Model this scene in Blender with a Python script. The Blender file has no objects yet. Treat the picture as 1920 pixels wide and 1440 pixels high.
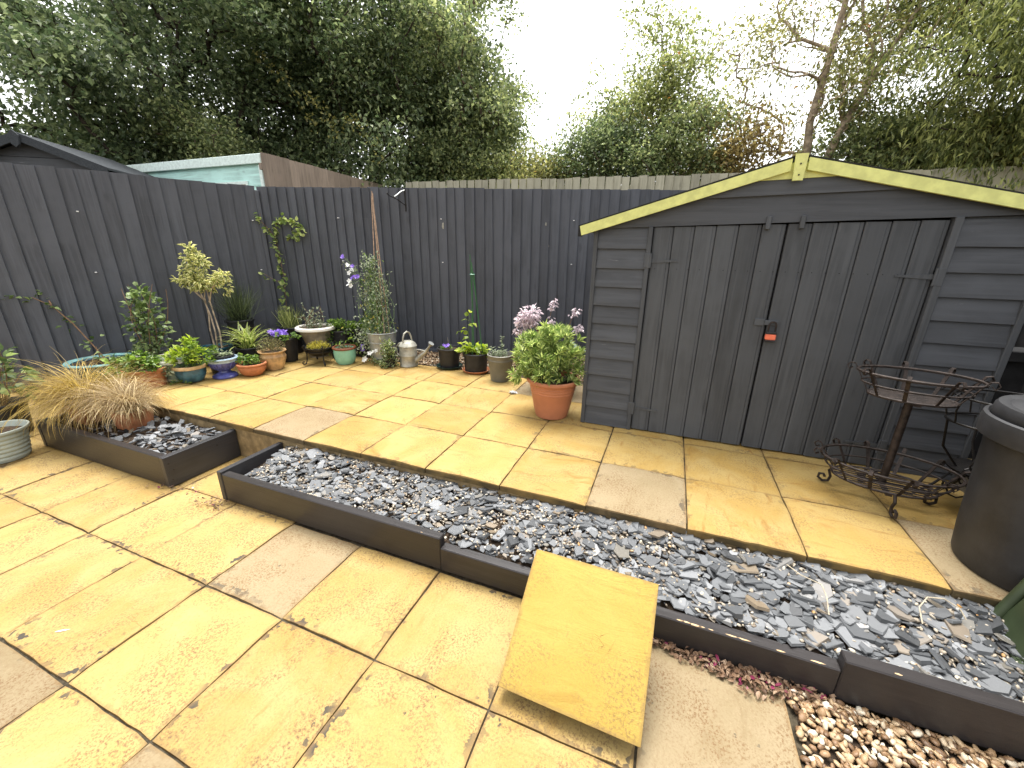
import bpy, math, random
import numpy as np
from mathutils import Vector, Matrix
random.seed(7)
RNG = np.random.default_rng(11)
R = math.radians
scene = bpy.context.scene
col = scene.collection
pi = math.pi

# ------------------------------------------------------------------ camera
CAM = Vector((2.983, -1.678, 1.416))
YAW, PITCH, ROLL = -0.3672, 0.3198, 0.0142
fwd = Vector((math.sin(YAW)*math.cos(PITCH), math.cos(YAW)*math.cos(PITCH), -math.sin(PITCH)))
right = Vector((math.cos(YAW), -math.sin(YAW), 0))
up = right.cross(fwd)
r2 = right*math.cos(ROLL) + up*math.sin(ROLL)
u2 = up*math.cos(ROLL) - right*math.sin(ROLL)
cam_d = bpy.data.cameras.new('camera'); cam = bpy.data.objects.new('camera', cam_d); col.objects.link(cam)
M = Matrix((r2, u2, -fwd)).transposed().to_4x4(); M.translation = CAM
cam.matrix_world = M
cam_d.sensor_width = 36; cam_d.lens = 749.4/1920*36; cam_d.clip_start = 0.02; cam_d.clip_end = 500
scene.camera = cam

# ------------------------------------------------------------------ light
SUN_EL, SUN_AZ = R(74), R(-25)          # azimuth from +y towards +x : sun stands behind the fence
world = bpy.data.worlds.new('World'); scene.world = world; world.use_nodes = True
wn = world.node_tree.nodes; wl = world.node_tree.links
bg = wn['Background']
sky = wn.new('ShaderNodeTexSky'); sky.sky_type = 'NISHITA'; sky.sun_disc = False
sky.sun_elevation = SUN_EL; sky.sun_rotation = SUN_AZ
sky.dust_density = 4.0; sky.air_density = 1.0; sky.ozone_density = 1.0
hs = wn.new('ShaderNodeHueSaturation'); hs.inputs['Saturation'].default_value = 0.10
wl.new(sky.outputs[0], hs.inputs['Color']); wl.new(hs.outputs[0], bg.inputs['Color'])
bg.inputs['Strength'].default_value = 0.15
sd = bpy.data.lights.new('sun', 'SUN'); sd.energy = 1.5; sd.angle = R(35); sd.color = (1, 0.97, 0.92)
sun = bpy.data.objects.new('sun', sd); col.objects.link(sun)
dirv = Vector((math.sin(SUN_AZ)*math.cos(SUN_EL), math.cos(SUN_AZ)*math.cos(SUN_EL), math.sin(SUN_EL)))
sun.rotation_euler = (-dirv).to_track_quat('-Z', 'Y').to_euler(); sun.location = (0, 0, 12)
vs = scene.view_settings
vs.view_transform = 'Standard'; vs.look = 'None'; vs.exposure = 1.72; vs.gamma = 1.0; vs.use_curve_mapping = False
cy = scene.cycles; cy.max_bounces = 7; cy.diffuse_bounces = 5; cy.glossy_bounces = 2; cy.transmission_bounces = 3
scene.render.resolution_x = 1024; scene.render.resolution_y = 768

H = 0.258            # level of the upper patio; the lower patio is z = 0
PIT = 0.457          # paving pitch

# ------------------------------------------------------------------ object helpers
def tag(o, label=None, cat=None, group=None, kind=None):
    if label: o['label'] = label
    if cat: o['category'] = cat
    if group: o['group'] = group
    if kind: o['kind'] = kind
    return o

def empty(name, loc=(0, 0, 0), rz=0.0, label=None, cat=None, group=None):
    o = bpy.data.objects.new(name, None); col.objects.link(o)
    o.location = loc; o.rotation_euler = (0, 0, rz); o.empty_display_size = .1
    return tag(o, label, cat, group)

def link(name, me, parent=None, loc=None, rot=None, scale=None):
    o = bpy.data.objects.new(name, me); col.objects.link(o)
    if parent is not None: o.parent = parent
    if loc is not None: o.location = loc
    if rot is not None: o.rotation_euler = rot
    if scale is not None: o.scale = scale
    return o

def npmesh(name, V, F, mat=None, smooth=False, attr=None):
    """V (n,3); F array (m,k) all faces the same size, or list of such arrays"""
    me = bpy.data.meshes.new(name)
    V = np.asarray(V, dtype=np.float32)
    Fs = F if isinstance(F, list) else [F]
    Fs = [np.asarray(f, dtype=np.int32) for f in Fs if len(f)]
    me.vertices.add(len(V)); me.vertices.foreach_set('co', V.ravel())
    loops = np.concatenate([f.ravel() for f in Fs])
    starts = []; s = 0
    for f in Fs:
        m, k = f.shape
        starts.append(s + np.arange(m)*k); s += m*k
    starts = np.concatenate(starts).astype(np.int32)
    me.loops.add(len(loops)); me.loops.foreach_set('vertex_index', loops)
    me.polygons.add(len(starts)); me.polygons.foreach_set('loop_start', starts)
    me.polygons.foreach_set('use_smooth', np.full(len(starts), bool(smooth)))
    if attr is not None:
        a = me.attributes.new('edge', 'FLOAT', 'POINT'); a.data.foreach_set('value', np.asarray(attr, dtype=np.float32))
    me.update(calc_edges=True); me.validate()
    if mat: me.materials.append(mat)
    return me

class MB:
    """collects shapes; build() links them as ONE mesh object"""
    def __init__(s): s.v = []; s.f = []
    def add(s, V, F):
        o = len(s.v); s.v += [tuple(map(float, p)) for p in V]; s.f += [tuple(i+o for i in q) for q in F]; return s
    def box(s, x0, x1, y0, y1, z0, z1, bev=0.0):
        b = bev
        if b <= 0:
            V = [(x, y, z) for z in (z0, z1) for y in (y0, y1) for x in (x0, x1)]
            F = [(0, 2, 3, 1), (4, 5, 7, 6), (0, 1, 5, 4), (2, 6, 7, 3), (0, 4, 6, 2), (1, 3, 7, 5)]
            return s.add(V, F)
        # chamfered box: 24 verts
        V = []; idx = {}
        X = (x0, x1); Y = (y0, y1); Z = (z0, z1)
        for ix in (0, 1):
            for iy in (0, 1):
                for iz in (0, 1):
                    sx, sy, sz = (1, -1)[ix], (1, -1)[iy], (1, -1)[iz]
                    for ax in range(3):
                        p = [X[ix]+sx*b, Y[iy]+sy*b, Z[iz]+sz*b]
                        p[ax] = (X[ix], Y[iy], Z[iz])[ax]
                        idx[(ix, iy, iz, ax)] = len(V); V.append(p)
        F = []
        g = lambda ix, iy, iz, ax: idx[(ix, iy, iz, ax)]
        for k in (0, 1):
            q = [g(k, 0, 0, 0), g(k, 1, 0, 0), g(k, 1, 1, 0), g(k, 0, 1, 0)]; F.append(q if k else q[::-1])
            q = [g(0, k, 0, 1), g(0, k, 1, 1), g(1, k, 1, 1), g(1, k, 0, 1)]; F.append(q if k else q[::-1])
            q = [g(0, 0, k, 2), g(1, 0, k, 2), g(1, 1, k, 2), g(0, 1, k, 2)]; F.append(q if k else q[::-1])
        for a in (0, 1):
            for c in (0, 1):
                F.append([g(a, c, 0, 0), g(a, c, 1, 0), g(a, c, 1, 1), g(a, c, 0, 1)])
                F.append([g(a, 0, c, 0), g(a, 1, c, 0), g(a, 1, c, 2), g(a, 0, c, 2)])
                F.append([g(0, a, c, 1), g(1, a, c, 1), g(1, a, c, 2), g(0, a, c, 2)])
                for e in (0, 1): pass
        for ix in (0, 1):
            for iy in (0, 1):
                for iz in (0, 1):
                    F.append([g(ix, iy, iz, 0), g(ix, iy, iz, 1), g(ix, iy, iz, 2)])
        return s.add(V, F)
    def prism(s, poly, axis, a, b):
        """poly: 2D points; axis 'x','y','z' = extrusion axis from a to b"""
        n = len(poly)
        def P(q, t):
            if axis == 'x': return (t, q[0], q[1])
            if axis == 'y': return (q[0], t, q[1])
            return (q[0], q[1], t)
        V = [P(q, a) for q in poly] + [P(q, b) for q in poly]
        F = [tuple(range(n))[::-1], tuple(range(n, 2*n))] + [(i, (i+1) % n, n+(i+1) % n, n+i) for i in range(n)]
        return s.add(V, F)
    def tube(s, pts, r, seg=8, cap=True, closed=False):
        pts = [Vector(p) for p in pts]; n = len(pts)
        rs = r if isinstance(r, (list, tuple)) else [r]*n
        V = []; F = []
        t0 = (pts[1]-pts[0]).normalized()
        ref = Vector((0, 0, 1)) if abs(t0.z) < .9 else Vector((1, 0, 0))
        nrm = (ref - t0*ref.dot(t0)).normalized()
        for i, p in enumerate(pts):
            if closed: t = (pts[(i+1) % n]-pts[i-1]).normalized()
            elif i == 0: t = t0
            elif i == n-1: t = (pts[i]-pts[i-1]).normalized()
            else: t = (pts[i+1]-pts[i-1]).normalized()
            nrm = (nrm - t*nrm.dot(t)).normalized(); bn = t.cross(nrm)
            for k in range(seg):
                a = 2*pi*k/seg
                V.append(p + (nrm*math.cos(a)+bn*math.sin(a))*rs[i])
        m = n if closed else n-1
        for i in range(m):
            j = (i+1) % n
            for k in range(seg):
                F.append((i*seg+k, i*seg+(k+1) % seg, j*seg+(k+1) % seg, j*seg+k))
        if cap and not closed:
            F.append(tuple(range(seg))[::-1]); F.append(tuple((n-1)*seg+k for k in range(seg)))
        return s.add(V, F)
    def lathe(s, prof, seg=40, cx=0, cy=0, sx=1, sy=1, caps=True):
        V = []; F = []
        for (r, z) in prof:
            for k in range(seg):
                a = 2*pi*k/seg; V.append((cx+r*math.cos(a)*sx, cy+r*math.sin(a)*sy, z))
        for i in range(len(prof)-1):
            for k in range(seg):
                F.append((i*seg+k, i*seg+(k+1) % seg, (i+1)*seg+(k+1) % seg, (i+1)*seg+k))
        if caps: F.append(tuple(range(seg))[::-1]); F.append(tuple((len(prof)-1)*seg+k for k in range(seg)))
        return s.add(V, F)
    def mesh(s, name, mat, smooth=False):
        me = bpy.data.meshes.new(name); me.from_pydata(s.v, [], s.f); me.update()
        if smooth:
            me.polygons.foreach_set('use_smooth', [True]*len(me.polygons))
            try: me.set_sharp_from_angle(angle=R(38))
            except Exception: pass
        if mat: me.materials.append(mat)
        return me
    def build(s, name, mat, parent=None, smooth=False, loc=None, rot=None):
        return link(name, s.mesh(name, mat, smooth), parent, loc, rot)

# ------------------------------------------------------------------ materials
class NT:
    def __init__(s, name):
        s.m = bpy.data.materials.new(name); s.m.use_nodes = True
        s.t = s.m.node_tree; s.N = s.t.nodes; s.L = s.t.links
        s.b = s.N['Principled BSDF']; s.out = s.N['Material Output']
    def n(s, typ, **kw):
        nd = s.N.new(typ)
        for k, v in kw.items():
            if k.startswith('_'): setattr(nd, k[1:], v)
            else:
                key = int(k[1:]) if k[0] == 'i' and k[1:].isdigit() else k.replace('__', ' ')
                s.set(nd.inputs[key], v)
        return nd
    def set(s, inp, v):
        if isinstance(v, bpy.types.NodeSocket): s.L.new(v, inp)
        elif isinstance(v, bpy.types.Node): s.L.new(v.outputs[0], inp)
        else: inp.default_value = v
    def math(s, op, a, b=None, c=None, clamp=False):
        nd = s.N.new('ShaderNodeMath'); nd.operation = op; nd.use_clamp = clamp
        s.set(nd.inputs[0], a)
        if b is not None: s.set(nd.inputs[1], b)
        if c is not None: s.set(nd.inputs[2], c)
        return nd.outputs[0]
    def vmath(s, op, a, b=None):
        nd = s.N.new('ShaderNodeVectorMath'); nd.operation = op
        s.set(nd.inputs[0], a)
        if b is not None: s.set(nd.inputs[1], b)
        return nd.outputs[0]
    def mix(s, f, a, b, mode='MIX'):
        nd = s.N.new('ShaderNodeMix'); nd.data_type = 'RGBA'; nd.blend_type = mode
        s.set(nd.inputs[0], f); s.set(nd.inputs[6], c4(a)); s.set(nd.inputs[7], c4(b))
        return nd.outputs[2]
    def noise(s, vec, scale, detail=4, rough=.55, dist=0.0):
        nd = s.N.new('ShaderNodeTexNoise')
        s.set(nd.inputs['Vector'], vec); nd.inputs['Scale'].default_value = scale
        nd.inputs['Detail'].default_value = detail; nd.inputs['Roughness'].default_value = rough
        nd.inputs['Distortion'].default_value = dist
        return nd.outputs[0]
    def ramp(s, f, lo, hi):
        nd = s.N.new('ShaderNodeMapRange'); nd.clamp = True; nd.interpolation_type = 'SMOOTHSTEP'
        s.set(nd.inputs[0], f); nd.inputs[1].default_value = lo; nd.inputs[2].default_value = hi
        return nd.outputs[0]
    def cramp(s, f, stops):
        nd = s.N.new('ShaderNodeValToRGB'); cr = nd.color_ramp
        while len(cr.elements) < len(stops): cr.elements.new(.5)
        for e, (p, c) in zip(cr.elements, stops): e.position = p; e.color = c4(c)
        s.set(nd.inputs[0], f); return nd.outputs[0]
    def coord(s, scale=None, rnd=True):
        tc = s.N.new('ShaderNodeTexCoord').outputs['Object']
        v = tc
        if rnd:
            oi = s.N.new('ShaderNodeObjectInfo').outputs['Random']
            cx = s.N.new('ShaderNodeCombineXYZ')
            s.L.new(s.math('MULTIPLY', oi, 37.0), cx.inputs[0]); s.L.new(s.math('MULTIPLY', oi, 91.0), cx.inputs[1]); s.L.new(s.math('MULTIPLY', oi, 53.0), cx.inputs[2])
            if scale:
                v = s.vmath('MULTIPLY', v, scale)
            v = s.vmath('ADD', v, cx.outputs[0])
        elif scale: v = s.vmath('MULTIPLY', v, scale)
        return v
    def rand(s): return s.N.new('ShaderNodeObjectInfo').outputs['Random']
    def island(s): return s.N.new('ShaderNodeNewGeometry').outputs['Random Per Island']
    def rnd2(s):  # differs per object and per loose piece
        return s.math('FRACT', s.math('ADD', s.math('MULTIPLY', s.rand(), 7.31), s.island()))
    def bump(s, h, strength=.3, dist=.01):
        nd = s.N.new('ShaderNodeBump'); nd.inputs['Strength'].default_value = strength; nd.inputs['Distance'].default_value = dist
        s.set(nd.inputs['Height'], h); s.L.new(nd.outputs[0], s.b.inputs['Normal']); return nd
    def done(s, color=None, rough=None, spec=None, metal=None):
        if color is not None: s.set(s.b.inputs['Base Color'], c4(color))
        if rough is not None: s.set(s.b.inputs['Roughness'], rough)
        if spec is not None: s.set(s.b.inputs['Specular IOR Level'], spec)
        if metal is not None: s.set(s.b.inputs['Metallic'], metal)
        return s.m

def c4(c):
    if isinstance(c, (tuple, list)) and len(c) == 3: return (c[0], c[1], c[2], 1.0)
    return c

def paint_wood(name, base, axis, wear=.25, wearcol=(.2, .2, .21), rough=.62):
    t = NT(name)
    sc = {'x': (1.6, 30, 30), 'y': (30, 1.6, 30), 'z': (30, 30, 1.6)}[axis]
    v = t.coord(sc)
    g = t.noise(v, 1.0, 6, .62, 1.2)
    iso = t.coord((1, 1, 1))
    big = t.noise(iso, 3.0, 4, .6)
    rnd = t.rand()
    d = t.math('ADD', .86, t.math('MULTIPLY', rnd, .28))
    c = t.mix(t.ramp(g, .35, .7), tuple(x*.78 for x in base), tuple(x*1.18 for x in base))
    c = t.mix(t.ramp(big, .35, .7), c, tuple(x*1.12 for x in base))
    sc_ = t.noise(v, 2.3, 8, .75, .4)
    spot = t.noise(iso, 11.0, 5, .6)
    w = t.math('MULTIPLY', t.ramp(sc_, .60, .72), t.math('MULTIPLY', t.ramp(spot, .50, .68), wear*2.2))
    c = t.mix(w, c, wearcol)
    kv = t.N.new('ShaderNodeTexVoronoi'); kv.inputs['Scale'].default_value = 1.0
    ks = {'x': (2.2, 7, 7), 'y': (7, 2.2, 7), 'z': (7, 7, 2.2)}[axis]
    t.L.new(t.vmath('ADD', t.coord(ks), t.vmath('MULTIPLY', t.n('ShaderNodeTexNoise', Vector=t.coord(), Scale=9.0).outputs[1], (.25, .25, .25))), kv.inputs['Vector'])
    knot = t.math('SUBTRACT', 1.0, t.ramp(kv.outputs['Distance'], .05, .16))
    c = t.mix(t.math('MULTIPLY', knot, .45), c, tuple(x*.45 for x in base))
    hsv = t.n('ShaderNodeHueSaturation', Value=d, Color=c)
    t.bump(t.math('ADD', g, t.math('MULTIPLY', sc_, .5)), .35, .004)
    return t.done(hsv.outputs[0], rough, .35)

def simple(name, colr, rough=.5, spec=.5, metal=0, var=.15, scale=12, bump=.1, bscale=60):
    t = NT(name)
    v = t.coord()
    n = t.noise(v, scale, 5, .6)
    c = t.mix(t.ramp(n, .3, .72), tuple(x*(1-var) for x in colr), tuple(min(1, x*(1+var)) for x in colr))
    if bump: t.bump(t.noise(v, bscale, 4, .6), bump, .004)
    return t.done(c, rough, spec, metal)

def leaf_mat(name, c1, c2, rough=.45, trans=.30, edgecol=None, e0=.45, e1=.6, tip=None):
    t = NT(name)
    r = t.rnd2()
    stops = [(0, tuple(x*.75 for x in c1)), (.4, c1), (.8, c2), (1, tuple(min(1, x*1.25) for x in c2))]
    if tip: stops[-1] = (.985, c2); stops.append((1, tip))
    c = t.cramp(r, stops)
    if edgecol:
        a = t.n('ShaderNodeAttribute', _attribute_name='edge')
        nz = t.noise(t.coord(), 70, 2, .5)
        e = t.math('ADD', a.outputs['Fac'], t.math('MULTIPLY', t.math('SUBTRACT', nz, .5), .5))
        c = t.mix(t.ramp(e, e0, e1), c, edgecol)
    t.done(c, rough, .4)
    tr = t.N.new('ShaderNodeBsdfTranslucent')
    cc = t.n('ShaderNodeHueSaturation', Value=1.5, Saturation=1.1, Color=c)
    t.L.new(cc.outputs[0], tr.inputs['Color'])
    mx = t.N.new('ShaderNodeMixShader'); mx.inputs[0].default_value = trans
    t.L.new(t.b.outputs[0], mx.inputs[1]); t.L.new(tr.outputs[0], mx.inputs[2]); t.L.new(mx.outputs[0], t.out.inputs['Surface'])
    return t.m

def slab_mat(name, pale, mid, dark, speck, lichen, orange=.5):
    t = NT(name)
    v = t.coord()
    rnd = t.rand()
    n1 = t.noise(v, 3.2, 6, .6, .8)
    n2 = t.noise(t.coord((2.2, 7, 1)), 1.6, 6, .65, 1.2)
    c = t.mix(t.ramp(n1, .33, .68), mid, pale)
    c = t.mix(t.math('MULTIPLY', t.ramp(n2, .54, .74), orange), c, dark)
    c = t.mix(t.math('MULTIPLY', t.ramp(rnd, .2, 1.0), .35), c, pale)
    # grit
    f = t.noise(v, 120, 4, .8)
    patch = t.noise(v, 5.5, 4, .6)
    sp = t.math('MULTIPLY', t.ramp(f, .47, .62), t.math('MULTIPLY', t.math('ADD', .30, t.ramp(patch, .4, .65)), speck))
    c = t.mix(sp, c, (.15, .088, .04))
    f2 = t.noise(v, 210, 2, .6)
    c = t.mix(t.math('MULTIPLY', t.ramp(f2, .60, .70), speck*.6), c, tuple(min(1, x*1.15) for x in pale))
    # fine drying cracks / riven lines
    vo = t.N.new('ShaderNodeTexVoronoi'); vo.feature = 'DISTANCE_TO_EDGE'; vo.inputs['Scale'].default_value = 5.0
    wv = t.vmath('ADD', v, t.vmath('MULTIPLY', t.n('ShaderNodeTexNoise', Vector=v, Scale=4.0, Detail=6.0).outputs[1], (.45, .45, .45)))
    t.L.new(wv, vo.inputs['Vector'])
    crack = t.math('MULTIPLY', t.math('SUBTRACT', 1.0, t.ramp(vo.outputs[0], .0, .008)), t.ramp(t.noise(v, 3.1, 3), .56, .68))
    c = t.mix(t.math('MULTIPLY', crack, .6), c, (.12, .065, .022))
    # black lichen growing in from the joints
    sx = t.N.new('ShaderNodeSeparateXYZ'); t.L.new(t.N.new('ShaderNodeTexCoord').outputs['Object'], sx.inputs[0])
    ed = t.math('MAXIMUM', t.math('ABSOLUTE', sx.outputs[0]), t.math('ABSOLUTE', sx.outputs[1]))
    e1 = t.ramp(ed, .165, .226)
    li = t.noise(v, 26, 3, .55)
    where = t.ramp(t.noise(v, 3.6, 2), .45, .62)
    lv = t.math('MULTIPLY', t.ramp(t.math('ADD', li, t.math('MULTIPLY', e1, .20)), .70, .745), where)
    c = t.mix(t.math('MULTIPLY', lv, lichen), c, (.055, .046, .034))
    e2 = t.math('MULTIPLY', t.ramp(t.math('ADD', ed, t.math('MULTIPLY', t.math('SUBTRACT', li, .5), .03)), .212, .226), .5)
    c = t.mix(e2, c, (.19, .115, .045))
    side = t.math('SUBTRACT', 1.0, t.ramp(sx.outputs[2], -.016, -.008))
    c = t.mix(t.math('MULTIPLY', side, t.math('ADD', .45, t.math('MULTIPLY', t.ramp(patch, .35, .6), .45))), c, (.045, .036, .018))
    hsv = t.n('ShaderNodeHueSaturation', Value=t.math('ADD', .90, t.math('MULTIPLY', rnd, .2)), Color=c)
    hgt = t.math('ADD', t.math('MULTIPLY', n2, .8), t.math('ADD', t.math('MULTIPLY', f, .12), t.math('MULTIPLY', crack, -.25)))
    t.bump(hgt, .5, .012)
    return t.done(hsv.outputs[0], .78, .25)

def chip_mat(name, stops, rough=.55, bscale=90):
    t = NT(name)
    c = t.cramp(t.rnd2(), stops)
    n = t.noise(t.coord(), 30, 5, .6)
    c = t.mix(t.ramp(n, .3, .7), c, t.mix(.5, c, (.5, .5, .5), 'OVERLAY'))
    t.bump(t.noise(t.coord(), bscale, 4, .6), .25, .003)
    return t.done(c, rough, .4)

GREY = (.070, .075, .089)
MT = {}
MT['fence_v'] = paint_wood('dark_grey_fence_paint', GREY, 'z', .30, (.24, .24, .25))
MT['shed_x'] = paint_wood('dark_grey_shed_paint_boards', (.063, .067, .075), 'x', .45, (.22, .22, .23))
MT['shed_z'] = paint_wood('dark_grey_shed_paint_doors', (.062, .066, .072), 'z', .25, (.20, .20, .21))
MT['bed_x'] = paint_wood('dark_brown_grey_board_paint', (.024, .021, .0205), 'x', .20, (.12, .11, .10), .33)
MT['bed_y'] = paint_wood('dark_brown_grey_end_paint', (.030, .029, .031), 'y', .20, (.12, .11, .11), .35)
MT['yellow'] = simple('lime_yellow_paint', (.62, .63, .22), .5, .4, 0, .12, 20, .25, 40)
MT['old_wood'] = paint_wood('weathered_pale_fence_wood', (.36, .34, .255), 'z', .3, (.42, .42, .36), .85)
MT['brown_wood'] = paint_wood('weathered_brown_fence_wood', (.26, .205, .16), 'z', .3, (.36, .31, .26), .85)
MT['mint'] = paint_wood('mint_green_shed_paint', (.50, .76, .70), 'x', .3, (.62, .72, .66), .6)
MT['mint_pale'] = simple('pale_mint_fascia_paint', (.74, .86, .81), .6, .3, 0, .12, 25, .2, 60)
MT['felt'] = simple('mineral_roof_felt', (.05, .055, .06), .9, .2, 0, .3, 120, .4, 300)
MT['felt_dark'] = simple('black_roof_felt', (.02, .02, .02), .9, .2, 0, .3, 120, .4, 300)
MT['slab_y'] = slab_mat('riven_yellow_paving', (.340, .245, .094), (.305, .197, .057), (.205, .105, .022), .90, 1.0)
MT['slab_u'] = slab_mat('riven_yellow_paving_clean', (.350, .250, .090), (.318, .202, .053), (.235, .112, .021), .55, .45, .85)
MT['slab_b'] = slab_mat('plain_buff_paving', (.245, .192, .112), (.205, .155, .083), (.14, .095, .042), 1.1, .7, .4)
MT['slab_l'] = slab_mat('deep_yellow_paving', (.345, .245, .058), (.31, .205, .040), (.235, .13, .023), .50, .0, .6)
MT['joint'] = simple('dirty_mortar_joint', (.055, .045, .03), .95, .1, 0, .5, 40, .6, 120)
MT['conc'] = simple('stained_concrete_face', (.24, .175, .09), .9, .2, 0, .35, 14, .5, 70)
MT['soil'] = simple('dark_soil', (.045, .032, .022), .95, .1, 0, .5, 60, .8, 160)
MT['earth'] = simple('garden_earth', (.10, .08, .045), .95, .1, 0, .5, 8, .6, 60)
MT['slate'] = chip_mat('slate_chippings', [(0, (.045, .047, .049)), (.3, (.085, .089, .093)), (.6, (.125, .13, .135)), (.85, (.175, .18, .185)), (.90, (.17, .13, .085)), (.95, (.12, .11, .09)), (1, (.25, .25, .25))], .48)
MT['pebs'] = chip_mat('small_pale_pebbles', [(0, (.14, .11, .08)), (.4, (.27, .225, .17)), (.75, (.40, .345, .26)), (.93, (.52, .48, .40)), (1, (.40, .20, .05))], .6)
MT['gravel'] = chip_mat('river_gravel', [(0, (.085, .048, .024)), (.25, (.19, .11, .055)), (.5, (.29, .185, .095)), (.72, (.38, .27, .155)), (.9, (.48, .39, .27)), (1, (.55, .51, .42))], .5)
MT['litter'] = chip_mat('fallen_leaves_and_petals', [(0, (.06, .03, .015)), (.35, (.13, .07, .035)), (.62, (.21, .13, .075)), (.86, (.30, .21, .14)), (.90, (.12, .008, .03)), (.97, (.18, .012, .055)), (1, (.5, .44, .35))], .7)
MT['terra'] = simple('terracotta', (.42, .16, .07), .75, .3, 0, .25, 9, .25, 60)
MT['terra2'] = simple('aged_terracotta', (.34, .135, .06), .6, .35, 0, .35, 12, .3, 60)
MT['terrap'] = simple('orange_terracotta_plastic', (.42, .165, .085), .55, .35, 0, .12, 5, .15, 140)
MT['tan'] = simple('mottled_tan_stoneware', (.45, .28, .13), .5, .4, 0, .4, 16, .3, 40)
MT['teal'] = simple('teal_glaze', (.22, .42, .41), .22, .6, 0, .25, 10, .05)
MT['teal_d'] = simple('deep_teal_glaze', (.015, .07, .10), .2, .6, 0, .3, 10, .05)
MT['bluegl'] = simple('weathered_blue_glaze', (.045, .12, .17), .3, .5, 0, .45, 18, .1)
MT['cobalt'] = simple('cobalt_blue_glaze', (.075, .085, .27), .2, .6, 0, .4, 14, .06)
MT['paleblue'] = simple('pale_blue_glaze', (.33, .43, .52), .22, .6, 0, .2, 20, .05)
MT['sage'] = simple('sage_green_glaze', (.22, .29, .23), .35, .5, 0, .3, 12, .1)
MT['mintgl'] = simple('mint_green_glaze', (.20, .42, .31), .18, .6, 0, .15, 8, .04)
MT['cream'] = simple('cream_rim_clay', (.48, .33, .17), .6, .3, 0, .25, 30, .2)
MT['brownrim'] = simple('brown_glazed_rim', (.16, .055, .025), .35, .5, 0, .3, 30, .1)
MT['whitep'] = simple('chalky_white_enamel', (.78, .74, .66), .45, .4, 0, .06, 12, .06)
MT['greyst'] = simple('grey_tan_stone', (.27, .225, .16), .8, .3, 0, .3, 14, .3)
MT['blackp'] = simple('black_plastic', (.014, .014, .0155), .45, .4, 0, .3, 20, .1)
MT['binp'] = simple('grey_black_bin_plastic', (.021, .021, .0225), .5, .4, 0, .35, 7, .12, 90)
MT['greysaucer'] = simple('dark_green_plastic', (.012, .03, .024), .4, .4, 0, .2, 10, .05)
MT['ribbed'] = simple('pale_grey_green_plastic', (.33, .37, .33), .5, .4, 0, .12, 10, .08)
MT['galv'] = simple('galvanised_steel', (.30, .31, .30), .48, .5, .55, .28, 9, .12, 30)
MT['galv_w'] = simple('weathered_galvanised_steel', (.33, .32, .27), .55, .5, .45, .35, 12, .12, 30)
MT['greyb'] = simple('grey_green_painted_metal', (.155, .15, .125), .5, .4, .2, .15, 8, .06)
MT['iron'] = simple('rusty_black_iron', (.030, .021, .017), .6, .45, .4, .55, 40, .4, 120)
MT['ironb'] = simple('black_wrought_iron', (.014, .012, .011), .45, .5, .5, .4, 40, .3, 120)
MT['green'] = simple('dark_green_metal', (.034, .048, .022), .5, .4, .1, .2, 9, .1)
MT['bark'] = simple('grey_brown_bark', (.12, .09, .065), .9, .2, 0, .5, 14, .9, 40)
MT['bark_l'] = simple('pale_tan_bark', (.38, .30, .22), .9, .2, 0, .45, 14, .9, 40)
MT['bark_d'] = simple('dark_bark', (.055, .042, .032), .9, .2, 0, .5, 14, .9, 40)
MT['twig'] = simple('brown_twig', (.20, .12, .07), .8, .2, 0, .3, 30, .2)
MT['stemg'] = simple('green_stem', (.10, .16, .05), .6, .3, 0, .3, 30, .1)
MT['cane'] = simple('bamboo_cane', (.30, .20, .13), .6, .3, 0, .3, 30, .2)
MT['caneg'] = simple('green_plastic_cane', (.035, .12, .045), .45, .4, 0, .2, 30, .1)
MT['wire'] = simple('grey_wire', (.09, .09, .095), .6, .3, .2, .1, 30, 0)
MT['white'] = simple('white_plastic', (.8, .8, .8), .4, .4, 0, .05, 30, 0)
MT['orange'] = simple('orange_padlock_plastic', (.75, .17, .09), .4, .4, 0, .08, 30, 0)
MT['foil'] = simple('crumpled_foil', (.75, .75, .76), .3, .5, .8, .2, 60, .5, 80)
MT['palecable'] = simple('pale_dry_stalk', (.42, .36, .26), .7, .3, 0, .2, 40, 0)
MT['darkwood'] = simple('black_stained_timber', (.02, .02, .021), .7, .3, 0, .3, 14, .3, 60)
MT['worn'] = simple('bare_wood_chip', (.50, .35, .20), .85, .2, 0, .2, 40, .2)
# foliage
G = MT
G['lf_dark'] = leaf_mat('dark_tree_leaf', (.082, .118, .056), (.21, .25, .125), .38, .40)
G['lf_dark2'] = leaf_mat('deep_green_tree_leaf', (.092, .130, .060), (.24, .28, .135), .38, .42)
G['lf_mid'] = leaf_mat('mid_green_leaf', (.16, .19, .07), (.40, .42, .18), .45, .46, tip=(.24, .10, .03))
G['lf_mid2'] = leaf_mat('fresh_green_tree_leaf', (.13, .17, .075), (.33, .36, .165), .42, .44)
G['lf_olive'] = leaf_mat('olive_leaf', (.16, .165, .06), (.36, .35, .14), .5, .44, tip=(.30, .13, .04))
G['lf_brown'] = leaf_mat('turning_leaf', (.20, .15, .06), (.36, .29, .12), .55, .36)
G['lf_conif'] = leaf_mat('feathery_green', (.15, .185, .065), (.40, .42, .17), .5, .46)
G['lf_gold'] = leaf_mat('yellow_vine_leaf', (.19, .18, .055), (.32, .30, .11), .5, .35)
G['lf_privet'] = leaf_mat('variegated_privet_leaf', (.18, .22, .06), (.34, .36, .11), .45, .34, (.72, .67, .34), .40, .75)
G['lf_rose'] = leaf_mat('rose_leaf', (.075, .120, .035), (.24, .31, .12), .40, .34)
G['lf_lush'] = leaf_mat('lush_green_leaf', (.07, .13, .022), (.21, .30, .06), .42, .35)
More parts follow.
